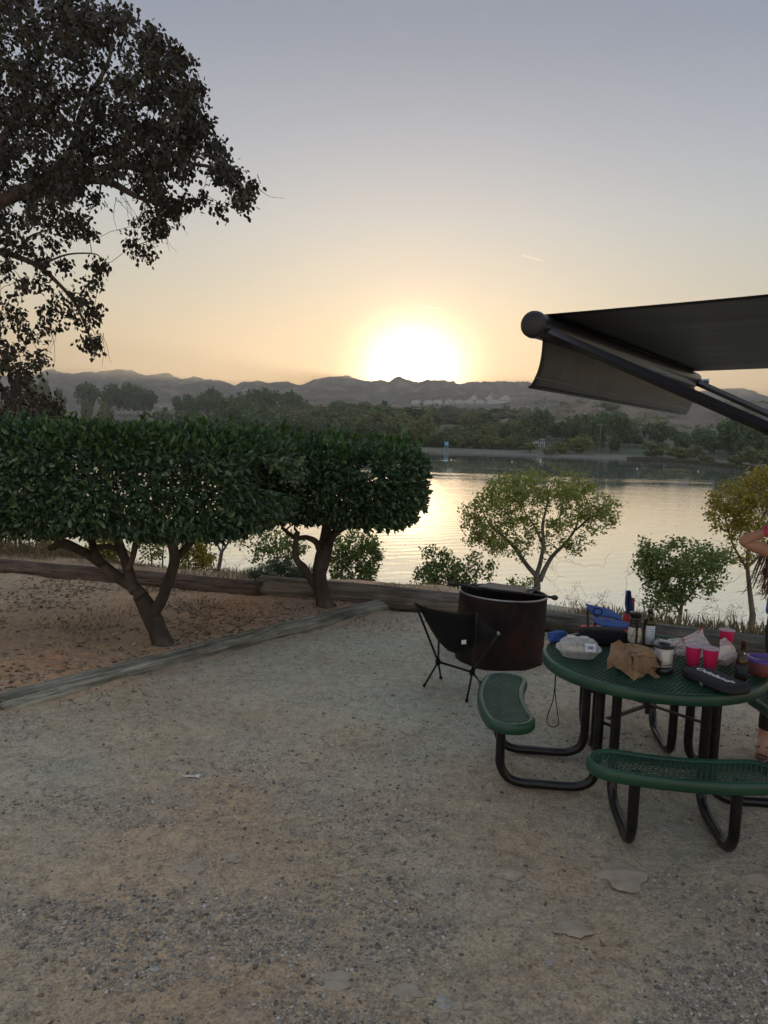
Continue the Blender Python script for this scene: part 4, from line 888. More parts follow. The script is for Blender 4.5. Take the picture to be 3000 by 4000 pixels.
bank_tree('sapling', 'pale barked little tree with open branches between the two clipped trees', 'tree', 15.0, [([(842, 2290), (858, 2200), (866, 2155)], 22, 18, 0), ([(866, 2160), (840, 2110), (815, 2060), (800, 2010)], 11, 5, .2), ([(866, 2160), (900, 2110), (940, 2080), (980, 2060)], 11, 5, -.2), ([(868, 2150), (880, 2060), (900, 2000)], 8, 4, 0)],
    [(820, 2060, 60, 50, 24), (900, 2050, 70, 40, 24), (960, 2090, 50, 40, 14)], 13, .060, .85, M_CLEAF, M_PBARK, 47, bare=[(940, 2200, 50, 50, 34), (900, 2130, 60, 30, 8)])
bank_tree('sapling', 'yellow-green leafy sapling glimpsed right of the first clipped trunk', 'tree', 14.0, [([(740, 2270), (735, 2180), (720, 2100)], 12, 6, 0)],
    [(740, 2120, 60, 50, 26), (770, 2200, 70, 50, 36), (700, 2080, 50, 40, 16), (800, 2160, 40, 40, 14)], 22, .060, .85, M_YLEAF, M_TWIG, 48)
bank_tree('sapling', 'thin double stemmed sapling in the fork of the first clipped trunk', 'tree', 14.0, [([(590, 2260), (592, 2190), (585, 2130)], 10, 5, 0), ([(632, 2270), (636, 2180), (640, 2100)], 10, 5, 0)],
    [(560, 2090, 60, 50, 34), (620, 2080, 60, 50, 30), (590, 2160, 40, 30, 10)], 22, .060, .85, M_CLEAF, M_TWIG, 49)
bank_tree('sapling', 'yellow-green sapling filling the gap left of the first clipped trunk', 'tree', 13.0, [([(430, 2250), (432, 2180), (430, 2110)], 12, 6, 0)],
    [(410, 2110, 60, 50, 34), (440, 2180, 60, 50, 34), (400, 2220, 60, 30, 20)], 24, .060, .85, M_YLEAF, M_TWIG, 50)
bank_tree('sapling', 'low green and gold leafy sapling at the far left above the log', 'tree', 13.0, [([(240, 2230), (235, 2170), (220, 2100)], 12, 6, 0)],
    [(200, 2120, 60, 40, 30), (280, 2190, 80, 40, 44), (220, 2180, 60, 40, 30), (330, 2220, 50, 20, 14)], 22, .058, .85, M_YLEAF, M_TWIG, 51)
M_JUN = mat('blue_green_needles', [(.035, .070, .045), (.06, .11, .07), (.09, .14, .09)], island=True, rough=.7)
bank_tree('juniper_bush', 'low blue-green feathery bush right behind the raised log', 'bush', 9.2, [([(1080, 2310), (1090, 2270), (1100, 2240)], 14, 8, 0)],
    [(1080, 2235, 110, 30, 60), (1180, 2240, 60, 24, 24), (1090, 2200, 50, 24, 16)], 60, .045, .18, M_JUN, M_TWIG, 52, spread=.03)
for i, (u, v, k, y, lb) in enumerate([(2300, 2330, 46, 9.6, 'bare dry twiggy shrub behind the log, left of the blue chair'), (2560, 2400, 34, 9.0, 'tangled dry shrub behind the dark bottle'), (2790, 2400, 50, 9.0, 'golden dry shrub right of the dark bush'),
                                      (2180, 2370, 24, 9.4, 'small dry shrub just right of the fire ring'), (2900, 2420, 46, 9.2, 'golden dry shrub beside the person'), (960, 2270, 30, 11.5, 'bare grey shrub between the two clipped trunks')]):
    bank_tree('dry_shrub', lb, 'shrub', y, [([(u, v + 100), (u, v + 60)], 8, 6, 0), ([(u, v + 80), (u - 40, v + 20)], 5, 3, .2), ([(u, v + 80), (u + 45, v + 15)], 5, 3, -.2)],
        [(u, v, 95, 75, k), (u - 50, v + 30, 60, 40, k // 2), (u + 50, v + 30, 60, 40, k // 2)], 5 if i in (2, 4) else 2, .03, .3, M_DRY, M_DRY, 60 + i, tip=.0012, r0=.005, depth=.5, spread=.02)

# ------------------------------------------------------------------ ground cover
def scatter_stones(name, n, area, smin, smax, m, label, seed, patch=True, flat=.6):
    r = np.random.RandomState(seed); t = (1 + 5 ** .5) / 2
    I = np.array([(-1, t, 0), (1, t, 0), (-1, -t, 0), (1, -t, 0), (0, -1, t), (0, 1, t), (0, -1, -t), (0, 1, -t), (t, 0, -1), (t, 0, 1), (-t, 0, -1), (-t, 0, 1)]) / 1.9
    Fi = np.array([(0, 11, 5), (0, 5, 1), (0, 1, 7), (0, 7, 10), (0, 10, 11), (1, 5, 9), (5, 11, 4), (11, 10, 2), (10, 7, 6), (7, 1, 8), (3, 9, 4), (3, 4, 2), (3, 2, 6), (3, 6, 8), (3, 8, 9), (4, 9, 5), (2, 4, 11), (6, 2, 10), (8, 6, 7), (9, 8, 1)])
    P = np.zeros((0, 2))
    while len(P) < n:
        y = area[2] + (area[3] - area[2]) * r.rand(6000) ** 1.6; x = r.uniform(-1, 1, 6000) * (.62 * y + .3)
        k = (x > area[0]) & (x < area[1]) & (bank_s(x, y) < .2)
        if patch: k &= r.rand(6000) < np.clip(1.45 - y / 4.5, .14, 1) * np.clip(.32 + 2.0 * fbm(x * 1.4, y * 2.1, 4, 77), .10, 1)
        P = np.vstack([P, np.stack([x[k], y[k]], 1)])
    P = P[:n]; z = ground_z(P[:, 0], P[:, 1]); s = smin + (smax - smin) * r.rand(n) ** 6
    V = I[None] * (1 + r.uniform(-.28, .28, (n, 12, 1))) * r.uniform(.6, 1.3, (n, 1, 3)) * [1, 1, flat]
    a = r.rand(n) * 6.28; c, q = np.cos(a)[:, None], np.sin(a)[:, None]; V = np.stack([V[..., 0] * c - V[..., 1] * q, V[..., 0] * q + V[..., 1] * c, V[..., 2]], 2)
    V = V * s[:, None, None] + np.stack([P[:, 0], P[:, 1], z + s * .15], 1)[:, None, :]
    Fc = (Fi[None] + np.arange(n)[:, None, None] * 12).reshape(-1, 3)
    tag(link_mesh(name, V.reshape(-1, 3), Fc, m), label, 'gravel', kind='stuff')
M_PEB = mat('gravel_stone', [(.07, .062, .052), (.22, .195, .165), (.33, .28, .22), (.15, .14, .125), (.48, .44, .38)], island=True, rough=.85)
scatter_stones('gravel', 90000, (-6, 6, 1.9, 10), .0018, .0105, M_PEB, 'grey and tan gravel strewn over the dirt', 1)
M_PEBT = mat('tan_stone', [(.17, .11, .075), (.22, .16, .11), (.27, .23, .19), (.40, .37, .34)], island=True, rough=.85)
scatter_stones('pebbles', 2600, (-6, 6, 1.9, 9), .004, .015, M_PEBT, 'scattered tan and pale pebbles', 2, False, .5)
# leaf litter on the left terrace
r = np.random.RandomState(3); P = []
while len(P) < 3600:
    x = r.uniform(-6.5, .4); y = r.uniform(5.2, 10.2)
    side = float(diag_s(x, y))
    if side < .15 or bank_s(x, y) > -.05: continue
    if r.rand() > np.clip(.15 + 2.0 * fbm(x * .8, y * .9, 3, 8) + .6 * math.exp(-((y - 7.6) / .8) ** 2), .03, 1): continue
    P.append((x, y, float(ground_z(x, y)) + .006))
P = np.array(P); D = r.normal(size=P.shape) * [1, 1, .25]
M_LIT = mat('dead_leaf', [(.12, .085, .06), (.21, .15, .10), (.30, .23, .16), (.38, .31, .23), (.15, .14, .08)], island=True, rough=.85)
tag(leaf_mesh('leaf_litter', P, D, .045, .5, M_LIT, None, 4), 'dead leaves scattered on the dirt under the clipped trees', 'leaf litter', kind='stuff')
# small twigs and dead leaves on the near ground
P = []
for k in range(900):
    y = r.uniform(2.2, 9); x = r.uniform(-.6, .6) * y; P.append((x, y, float(ground_z(x, y)) + .006))
P = np.array(P); tag(leaf_mesh('dead_leaves', P, r.normal(size=P.shape) * [1, 1, .2], .028, .4, M_LIT, None, 5), 'a few dead leaves and twigs on the gravel', 'leaf litter', kind='stuff')
# dry grass along the crest of the bank
P = []; Ls = []
for k in range(26000):
    x = r.uniform(-9, 5.5); s = abs(r.normal()) * 1.8 + .22; y = LY + (s - (x - LX) * NX) / NY
    dn = fbm(x * .6, s * .5, 3, 14)
    if dn < -.12: continue
    P.append((x, y, float(ground_z(x, y)) - .01)); Ls.append(.05 + .16 * max(0, dn + .2) * r.rand() + .12 * (x > 2.3) * (s < 3) * r.rand() + .16 * (x < -4.3) * r.rand())
P = np.array(P); M_GR = mat('straw_grass', [(.16, .12, .06), (.28, .21, .11), (.36, .28, .16), (.12, .12, .05)], island=True, rough=.9, trans=.3)
tag(leaf_mesh('dry_grass', P, r.normal(size=P.shape) * .35 + [0, 0, 1], np.array(Ls), .022, M_GR, None, 6), 'dry straw-coloured grass along the top of the bank', 'grass', kind='stuff')
# low weeds beside the logs
P = []
for (u, v, n_) in [(560, 2330, 200), (640, 2330, 200), (700, 2390, 160), (760, 2400, 200), (280, 2470, 200), (500, 2420, 160), (1560, 2352, 120), (2200, 2465, 260), (2260, 2470, 200), (1240, 2420, 80), (1440, 2440, 100), (520, 2700, 50), (200, 2790, 30), (910, 2440, 120)]:
    c = gp(u, v)
    for _ in range(n_): x = c[0] + r.normal() * .22; y = c[1] + r.normal() * .16; P.append((x, y, float(ground_z(x, y))))
P = np.array(P); M_WEED = mat('weed', [(.06, .07, .03), (.11, .10, .05), (.17, .14, .08)], island=True, rough=.9)
tag(leaf_mesh('weeds', P, r.normal(size=P.shape) * .7 + [0, 0, .6], .042, .14, M_WEED, None, 7), 'low weeds and dry tufts by the logs', 'weeds', kind='stuff')
# half-buried and loose stones large enough to point at
M_ROCK = mat('smooth_tan_rock', [(.25, .195, .14), (.32, .26, .195), (.36, .31, .245)], 14, .95, bump=.6, bscale=60); M_ROCKW = mat('pale_rock', [(.24, .22, .20), (.36, .34, .32)], 14, .9, bump=.6, bscale=50)
for i, (u, v, ru, rv, m_, lb) in enumerate([(745, 3395, 62, 44, M_ROCK, 'flat tan stone sunk in the gravel, left of a pair'), (915, 3352, 44, 34, M_ROCK, 'flat tan stone sunk in the gravel, right of a pair'), (2425, 3420, 100, 42, M_ROCK, 'largest smooth stone, half buried in front of the front bench'),
        (2985, 3425, 66, 50, M_ROCK, 'smooth brown stone at the right edge of the gravel'), (1990, 3400, 50, 22, M_ROCK, 'low buried stone left of the largest one'), (2235, 3622, 60, 24, M_ROCK, 'flat grey stone in the gravel below the largest stone'),
        (1600, 3858, 50, 42, M_ROCK, 'rounded grey stone near the bottom of the photo'), (1738, 3905, 36, 36, M_ROCKW, 'knobbly whitish stone near the bottom middle'), (1310, 3812, 60, 20, M_ROCK, 'long curved tan stone left of the rounded grey one'),
        (605, 3776, 18, 16, M_ROCKW, 'small orange-tan stone alone at the lower left'), (1540, 2372, 30, 16, M_ROCKW, 'pale rock at the far tip of the diagonal log'), (1715, 2363, 26, 20, M_ROCK, 'round tan rock behind the black camp chair'),
        (1754, 2541, 9, 7, M_ROCKW, 'small white stone on the dirt below the black camp chair'), (2145, 3760, 16, 10, M_ROCKW, 'little tan pebble casting a soft shadow in the lower right gravel'), (1380, 2352, 24, 12, M_ROCKW, 'pale stone propping the raised log')]):
    c = gp(u, v); c[2] = float(ground_z(c[0], c[1])); k = c[1] / F; rr = ru * k
    dep = rr * (.8 if ru > 40 else .9); hgt = rr * (.20 if ru > 40 else .55)
    tag(MB().blob(c + [0, 0, hgt * (.05 if ru > 40 else .25)], (rr * 1.1, dep * 1.1, hgt), 200 + i, .15, 30, 18, 3.4).build('stone', m_, None, True), lb, 'stone')
# ------------------------------------------------------------------ round picnic table with four attached benches
M_GREEN = mat('green_vinyl_coating', [(.005, .034, .018), (.009, .052, .029), (.020, .074, .044)], 3, .42, spec=.5, bump=.12, bscale=60, bdist=.003)
M_TUBE = mat('black_powder_coat', [(.003, .003, .003), (.006, .006, .007), (.018, .016, .015)], 8, .30, spec=.4, bump=.08, bscale=50)
M_STRAPM = mat('worn_flat_steel', [(.03, .025, .02), (.09, .07, .05)], 12, .5, metallic=.5)
TZ = .72; TR = .61; SZ = .44
_f = gp(2750, 2722, TZ); TC = np.array([0, _f[1] + TR, 0.0]); TA = math.radians(-6.5)
TC[0] = gp(2118, 2553, TZ)[0] + TR * .985 + .015   # plan angle of the table
def trot(r, l, k=0, z=0.0):
    """k-th side of the table: r outwards, l sideways"""
    a = TA + k * math.pi / 2; e = np.array([math.cos(a), math.sin(a), 0]); s = np.array([-math.sin(a), math.cos(a), 0]); return TC + e * r + s * l + [0, 0, z]
def perforated(project, pts_uv, z, pitch, ang, thick=.006, hole=.375):
    """expanded-metal sheet: one rhombic cell with a real hole per grid point, border cells pulled onto the outline"""
    V = []; Fc = []; c, s = math.cos(ang), math.sin(ang); n = 0
    corner = [(1, 0), (.5, .5), (0, 1), (-.5, .5), (-1, 0), (-.5, -.5), (0, -1), (.5, -.5)]
    for (x, y) in pts_uv:
        O = []; I = []
        for (a, b) in corner:
            ox, oy = a * pitch[0] / 2, b * pitch[1] / 2
            ix, iy = math.copysign(abs(a) ** .8, a) * pitch[0] * hole, math.copysign(abs(b) ** .8, b) * pitch[1] * hole
            O.append(project(x + ox * c - oy * s, y + ox * s + oy * c)); I.append(project(x + ix * c - iy * s, y + ix * s + iy * c))
        for dz in (0, -thick): V += [(q[0], q[1], z + dz) for q in O] + [(q[0], q[1], z + dz) for q in I]
        for k in range(8):
            j = (k + 1) % 8
            Fc += [(n + k, n + j, n + 8 + j, n + 8 + k), (n + 24 + k, n + 24 + j, n + 16 + j, n + 16 + k), (n + 8 + k, n + 8 + j, n + 24 + j, n + 24 + k)]
        n += 32
    return np.array(V), np.array(Fc)
def rhombs(inside, ext, pitch, ang):
    c, s = math.cos(ang), math.sin(ang); P = []
    nx = int(ext / pitch[0]) + 2; ny = int(ext / pitch[1]) * 2 + 4
    for i in range(-nx, nx + 1):
        for j in range(-ny, ny + 1):
            x = (i + .5 * (j % 2)) * pitch[0]; y = j * pitch[1] / 2; q = (x * c - y * s, x * s + y * c)
            if inside(*q): P.append(q)
    return P
def rim(outline, z, h, r, mname, parent, name):
    """rolled edge: rounded skirt swept round a closed outline (list of (x, y, nx, ny))"""
    prof = [(-.030, 0.0), (-.022, .006), (-.008, .008), (0, .004), (.006, -.006), (.007, -h * .5), (.006, -h + .008), (0, -h), (-.008, -h + .001), (-.009, -h + .012), (-.010, -.012), (-.030, -.008)]
    n = len(outline); m = len(prof); V = []; f = []
    for (x, y, nx, ny) in outline:
        for (o, dz) in prof: V.append((x + nx * o, y + ny * o, z + dz))
    for i in range(n):
        j = (i + 1) % n
        for k in range(m): q = (k + 1) % m; f.append((i * m + k, j * m + k, j * m + q, i * m + q))
    return link_mesh(name, V, f, mname, parent, True)
table = thing('picnic_table', 'round green picnic table of perforated metal with black tube legs and attached benches', 'picnic table', TC)
PT = (.046, .027)
def proj_c(x, y):
    r_ = math.hypot(x, y); k = min(1, (TR - .014) / r_) if r_ > 0 else 1; return TC[0] + x * k, TC[1] + y * k
V, Fc = perforated(proj_c, rhombs(lambda x, y: math.hypot(x, y) < TR - .008, TR, PT, .35), TZ, PT, .35)
top = link_mesh('tabletop', V, Fc, M_GREEN, table)
a_ = np.linspace(0, 2 * math.pi, 96, endpoint=False); rim([(TC[0] + TR * math.cos(a), TC[1] + TR * math.sin(a), math.cos(a), math.sin(a)) for a in a_], TZ, .052, 0, M_GREEN, top, 'rim')
SR, SW, SL = .845, .132, .250; RB = 1.30           # bench radius, half width, half angle
def seat(k):
    a0 = TA + k * math.pi / 2; cb = TC + np.array([math.cos(a0), math.sin(a0), 0]) * (SR - RB)      # gentler arc than the tabletop's
    ox, oy = cb[0] - TC[0], cb[1] - TC[1]
    def near(x, y):
        a = (math.atan2(y - oy, x - ox) - a0 + math.pi) % (2 * math.pi) - math.pi; a = max(-SL, min(SL, a)); return ox + RB * math.cos(a0 + a), oy + RB * math.sin(a0 + a)
    def proj(x, y):
        cx, cy = near(x, y); d = math.hypot(x - cx, y - cy); q = min(1, (SW - .012) / d) if d > 0 else 1; return TC[0] + cx + (x - cx) * q, TC[1] + cy + (y - cy) * q
    def ins(x, y):
        cx, cy = near(x, y); return math.hypot(x - cx, y - cy) < SW - .008
    V, Fc = perforated(proj, rhombs(ins, 1.1, PT, a0 + .2), SZ, PT, a0 + .2); s = link_mesh('seat', V, Fc, M_GREEN, table)
    out_ = [(cb[0] + (RB + SW) * math.cos(a0 + a), cb[1] + (RB + SW) * math.sin(a0 + a), math.cos(a0 + a), math.sin(a0 + a)) for a in np.linspace(-SL, SL, 24)]
    for t in np.linspace(0, math.pi, 14)[1:-1]:
        n_ = (math.cos(a0 + SL + t), math.sin(a0 + SL + t)); out_.append((cb[0] + RB * math.cos(a0 + SL) + SW * n_[0], cb[1] + RB * math.sin(a0 + SL) + SW * n_[1], *n_))
    out_ += [(cb[0] + (RB - SW) * math.cos(a0 + a), cb[1] + (RB - SW) * math.sin(a0 + a), -math.cos(a0 + a), -math.sin(a0 + a)) for a in np.linspace(SL, -SL, 20)]
    for t in np.linspace(math.pi, 2 * math.pi, 14)[1:-1]:
        n_ = (math.cos(a0 - SL + t), math.sin(a0 - SL + t)); out_.append((cb[0] + RB * math.cos(a0 - SL) + SW * n_[0], cb[1] + RB * math.sin(a0 - SL) + SW * n_[1], *n_))
    rim(out_, SZ, .052, 0, M_GREEN, s, 'rim')
    for l in (-.235, .235):
        P = [(SR, SZ - .03), (SR, .20), (SR - .006, .12), (SR - .05, .052), (SR - .12, .028), (SR - .22, .026), (.47, .026), (.395, .035), (.335, .07), (.312, .14), (.31, .24), (.31, TZ - .03)]
        pts = spline([trot(r_, l, k, z) for r_, z in P], 6); MB().tube(pts, .0265, 14).build('leg', M_TUBE, table, True)
    MB().tube([trot(.31, .235, k, .42), trot(.31, -.235, k + 1, .42)], .02, 4, True, .4).build('joint_plate', M_TUBE, table)
for k in range(4): seat(k)
mb = MB()
for k in (0, 1):
    c_, s_ = (.27, .27) if k == 0 else (.27, -.27); z_ = .45 + .006 * k
    mb.tube([trot(-c_, -s_, 0, z_), trot(c_, s_, 0, z_)], .022, 4, True, .25)
mb.build('brace', M_STRAPM, table); MB().tube([TC + [0, 0, .40], TC + [0, 0, .55]], .014, 8).build('centre_pin', M_TUBE, table)

# ------------------------------------------------------------------ fire ring
M_RUST = mat('sooty_rusted_steel', [(.004, .003, .003), (.013, .007, .006), (.042, .014, .009)], 3.0, .7, metallic=.05, bump=.5, bscale=24, spec=.25, lohi=(.36, .68))
M_GRATE = mat('blackened_steel', [(.012, .011, .011), (.03, .03, .032), (.06, .058, .06)], 6, .48, metallic=.5)
_b = gp(1947, 2622); FR = .385; FC = np.array([_b[0] * 1.055, _b[1] + FR, 0.0]); FH = float(at(1947, 2352, _b[1])[2])
fr = thing('fire_ring', 'tall rusty dark steel fire ring with a grate, behind the black camp chair', 'fire ring', FC)
rot = Matrix.Rotation(math.radians(1.6), 3, 'Y') @ Matrix.Rotation(math.radians(-1.0), 3, 'X')
MB().lathe(FC, [(FR, -.05), (FR + .002, .2), (FR, FH - .012), (FR - .002, FH), (FR - .008, FH), (FR - .010, FH - .012), (FR - .012, .1)], 64, rot).build('ring_wall', M_RUST, fr, True)
mb = MB(); mb.lathe(FC, [(FR + .006, FH - .006), (FR + .006, FH + .004), (FR - .010, FH + .004), (FR - .010, FH - .006), (FR + .006, FH - .006)], 64, rot); mb.build('rim', mat('worn_bright_rim', [(.10, .10, .10), (.28, .28, .28)], 10, .4, metallic=.6), fr, True)
MB().lathe(FC + [0, 0, .02], [(0, .05), (FR * .6, .06), (FR - .014, .03)], 32).build('ash_bed', mat('ash', [(.05, .05, .05), (.2, .19, .18)], 8, 1), fr)
ya = FC[1] + FR * .05
pL = at(1765, 2281, ya); pR = at(2163, 2334, ya - .10); gr = MB().tube([pL, pR], .0115, 10).build('grate_bar', M_GRATE, fr, True)
for p, d in ((pL, -1), (pR, 1)):
    u_ = (pR - pL) / np.linalg.norm(pR - pL); MB().tube([p - u_ * .02 * d + u_ * d * q for q in (0, .012, .024, .036, .048, .058)], [.013, .020, .024, .024, .019, .008], 12).build('handle', M_GRATE, gr, True)
q = [at(1845, 2296, ya - .02), at(2066, 2323, ya - .07), at(2098, 2302, ya + .27), at(1912, 2274, ya + .30)]
G = np.array([[q[0] + (q[1] - q[0]) * s for s in np.linspace(0, 1, 7)], [q[3] + (q[2] - q[3]) * s for s in np.linspace(0, 1, 7)]]); MB().sheet(G, .008).build('griddle_plate', M_GRATE, fr)
MB().tube([q[1] + [0, 0, -.01], q[1] + [.0, .10, .012], at(2108, 2296, ya + .2)], .012, 8).build('grate_side_bar', M_GRATE, fr, True); MB().tube([q[0] + [-.1, 0, 0], q[3] + [-.12, 0, -.01]], .009, 8).build('grate_side_bar', M_GRATE, fr, True)

# ------------------------------------------------------------------ low black camp chair
M_BLK = mat('black_fabric', [(.005, .005, .006), (.010, .010, .012)], 30, .85, bump=.2, bscale=120, spec=.25); M_BPOLE = mat('black_anodised_pole', (.010, .010, .011), rough=.35, metallic=.4)
_h1 = at(1712, 2585, 5.75); _h2 = at(1845, 2626, 5.58)
ch = thing('camp_chair', 'low black folding camp chair seen from behind beside the fire ring', 'chair', gp(1770, 2700))
BLc = at(1622, 2357, 5.42); BRc = at(1862, 2396, 5.28); FRc = at(1945, 2476, 5.72); FLc = at(1715, 2455, 5.98)
mb = MB(); S = np.linspace(0, 1, 15); Tt = np.linspace(0, 1, 17); G = np.zeros((15, 17, 3))
for i, s in enumerate(S):
    Bk = BLc + (BRc - BLc) * s; Fk = FLc + (FRc - FLc) * s; sag = math.sin(math.pi * s) ** .7
    for j, t_ in enumerate(Tt):
        p = (1 - t_) ** 2 * Bk + 2 * t_ * (1 - t_) * (Bk * .5 + Fk * .5 + [0, .03, -.02 - .38 * sag]) + t_ * t_ * Fk
        G[i, j] = p + np.array([0, -.05 * sag * math.sin(math.pi * min(1, t_ * 1.6)), -.05 * sag * math.sin(math.pi * t_) - .03 * sag * (t_ < .02)])
mb.sheet(G, .006); mb.build('seat_sling', M_BLK, ch, True)
def pole_(a, b, name='pole', r=.0085): return MB().tube([a, (np.array(a) + b) / 2, b], r, 8).build(name, M_BPOLE, ch, True)
pole_(_h1, BLc); pole_(_h2, BRc); pole_(_h1, FLc + [0, 0, -.01]); pole_(_h2, FRc); pole_(_h1, _h2, 'crossbar', .010)
for h, (u, v) in ((_h1, (1655, 2694)), (_h1, (1722, 2658)), (_h2, (1822, 2742)), (_h2, (1878, 2672))):
    e = gp(u, v); e[2] = float(ground_z(e[0], e[1])) + .005; lg = pole_(h, e, 'leg'); MB().tube([e + (h - e) * .12, e + [0, 0, .004]], [.010, .014], 10).build('rubber_foot', M_BLK, lg, True)
for h in (_h1, _h2): MB().blob(h, (.022, .022, .032), 3, .08, 12, 8).build('hub', M_BLK, ch, True)
MB().blob(FRc, (.018, .014, .018), 5, .05, 10, 6).build('corner_cap', mat('grey_plastic', (.25, .25, .26), rough=.4), ch, True)
MB().box(at(1812, 2508, 5.36), (.035, .003, .03), .3).build('care_tag', M_WHITE, ch)

# ------------------------------------------------------------------ blue and red folding chair beyond the table
M_BLUEF = mat('blue_nylon', [(.012, .045, .20), (.02, .08, .32)], 12, .6, bump=.3, bscale=40, trans=.15); M_REDF = mat('red_nylon', [(.35, .02, .025), (.5, .04, .04)], 12, .6, bump=.3, bscale=40, trans=.15)
YK = 5.55
kc = thing('folding_chair', 'blue and red fabric folding chair with black poles beyond the table', 'chair', (at(2400, 2500, YK)[0], YK, 0))
def ribbon(px, w, y, m, name, thick=.006, dyw=.05):
    """soft fabric band through photo points (u, v, width px), with its own breadth in depth"""
    P = [at(u, v, y) for u, v in px]; S = spline(P, 5); G = np.zeros((len(S), 5, 3)); ww = np.interp(np.linspace(0, 1, len(S)), np.linspace(0, 1, len(w)), w) / F * y
    for i, s in enumerate(S):
        for j in range(5): q = j / 4 - .5; G[i, j] = s + np.array([0, dyw * q * 2 + .01 * math.sin(i * .9), ww[i] * q])
    return MB().sheet(G, thick).build(name, m, kc, True)
ribbon([(2294, 2374), (2320, 2388), (2350, 2392), (2385, 2398), (2425, 2416)], [14, 34, 26, 22, 14], YK - .15, M_BLUEF, 'armrest'); ribbon([(2322, 2426), (2345, 2432), (2380, 2436), (2430, 2443), (2480, 2448)], [10, 16, 20, 14, 12], YK - .45, M_BLUEF, 'armrest')
# cup holder ring in the armrest
c = at(2333, 2388, YK - .21); MB().tube([c + [.032 * math.cos(a), -.01, .024 * math.sin(a)] for a in np.linspace(0, 2 * math.pi, 20)], .004, 6, False).build('cup_holder', M_BLK, kc)
G = []
for (l, r_, v) in [(2446, 2462, 2306), (2442, 2468, 2330), (2440, 2472, 2360), (2444, 2476, 2385), (2440, 2474, 2405)]: G.append([at(l + (r_ - l) * s, v, YK + .05 + .03 * math.sin(s * 3)) for s in np.linspace(0, 1, 5)])
MB().sheet(G, .012).build('backrest', M_BLUEF, kc, True)
G = []
for (l, r_, v) in [(2440, 2476, 2398), (2430, 2472, 2420), (2426, 2470, 2445), (2424, 2470, 2470)]: G.append([at(l + (r_ - l) * s, v, YK + .03 + .02 * math.sin(s * 3)) for s in np.linspace(0, 1, 5)])
MB().sheet(G, .012).build('back_panel', M_REDF, kc, True)
G = [[at(2468 + 9 * s, v, YK + .12) for s in (0, .5, 1)] for v in (2335, 2360, 2390, 2425)]; MB().sheet(G, .01).build('back_piping', M_REDF, kc)
sg = at(2380, 2450, YK); MB().box(sg + [0, -.05, -.03], (.36, .34, .03), .05, .01).build('seat', M_REDF, kc, True)
MB().tube([at(2295, 2372, YK - .15), at(2297, 2462, YK - .15), at(2302, 2640, YK - .15)], .008, 8).build('pole', M_BPOLE, kc, True); MB().tube([at(2324, 2428, YK - .45), at(2324, 2640, YK - .45)], .008, 8).build('pole', M_BPOLE, kc, True)
MB().tube([at(2462, 2310, YK + .05), at(2455, 2640, YK + .05)], .008, 8).build('pole', M_BPOLE, kc, True); MB().tube([at(2475, 2440, YK - .4), at(2480, 2640, YK - .4)], .008, 8).build('pole', M_BPOLE, kc, True)

# ------------------------------------------------------------------ things on the table
def tp(u, v): return gp(u, v, TZ + .009)
M_CLEAR = clear_mat('clear_plastic', (.96, .96, .95), .18, .10, .36, .5, 60); M_BAGP = clear_mat('thin_bag_plastic', (.97, .92, .92), .24, .14, .34, 1.0, 45); M_LABEL = mat('white_label_paper', [(.55, .62, .72), (.66, .70, .76)], 20, .8)
M_INK = mat('black_ink', (.02, .02, .03), rough=.7); M_FOOD = mat('browned_food', [(.07, .03, .015), (.20, .09, .04), (.36, .20, .10)], 40, .6, bump=.6, bscale=80)
M_WOOD = None
# clear clamshell
c = tp(2258, 2562); box = thing('food_container', 'clear plastic clamshell takeout container with brown food on the left of the table', 'takeout box', c)
RT = Matrix.Rotation(-.22, 3, 'Z'); R3 = np.array(RT)
def rrect(sx, sy, z, p=4, n=40, flute=0.0):
    o = []
    for k in range(n):
        a = 2 * math.pi * k / n; x = math.copysign(abs(math.cos(a)) ** (2 / p), math.cos(a)) * sx; y = math.copysign(abs(math.sin(a)) ** (2 / p), math.sin(a)) * sy; q = 1 + flute * (k % 2); o.append((x * q, y * q, z))
    return o
def loft(rings, m, name, parent, base, cap=(True, True), smooth=False):
    n = len(rings[0]); V = np.array([p for r_ in rings for p in r_]) @ R3.T + np.array(base); f = [(i * n + k, i * n + (k + 1) % n, (i + 1) * n + (k + 1) % n, (i + 1) * n + k) for i in range(len(rings) - 1) for k in range(n)]
    if cap[0]: f.append(tuple(range(n))[::-1])
    if cap[1]: f.append(tuple(range((len(rings) - 1) * n, len(rings) * n)))
    return link_mesh(name, V, f, m, parent, smooth)
loft([rrect(.088, .075, .004, 3, 80, .03), rrect(.112, .094, .040, 3, 80, .03), rrect(.116, .098, .046, 3, 80), rrect(.128, .108, .047, 3, 80), rrect(.128, .108, .051, 3, 80)], M_CLEAR, 'tray', box, c, (True, False))
lid = loft([rrect(.127, .107, .052, 3, 80), rrect(.112, .094, .054, 3, 80), rrect(.104, .086, .078, 3, 80, .03), rrect(.082, .066, .098, 3, 80, .02), rrect(.075, .060, .096, 3, 80)], M_CLEAR, 'lid', box, c, (False, True))
for sx in (-.045, .03): MB().box(c + R3 @ np.array([sx, .028, .103]), (.05, .035, .014), -.22, .005).build('raised_pad', M_CLEAR, lid)
mb = MB(); r = np.random.RandomState(8)
for _ in range(26): mb.blob(c + R3 @ np.array([r.uniform(-.075, .075), r.uniform(-.06, .06), r.uniform(.016, .06)]), (r.uniform(.012, .026), r.uniform(.012, .022), .014), r.randint(999), .15, 8, 6)
mb.build('food', M_FOOD, box, True)
G = [[c + R3 @ np.array([.035 + .056 * s, -.093 + t_ * .022, .056 + t_ * .042]) for s in (0, .5, 1)] for t_ in (0, 1)]; lb_ = MB().sheet(G, .0015).build('paper_label', M_LABEL, box)
mb = MB()
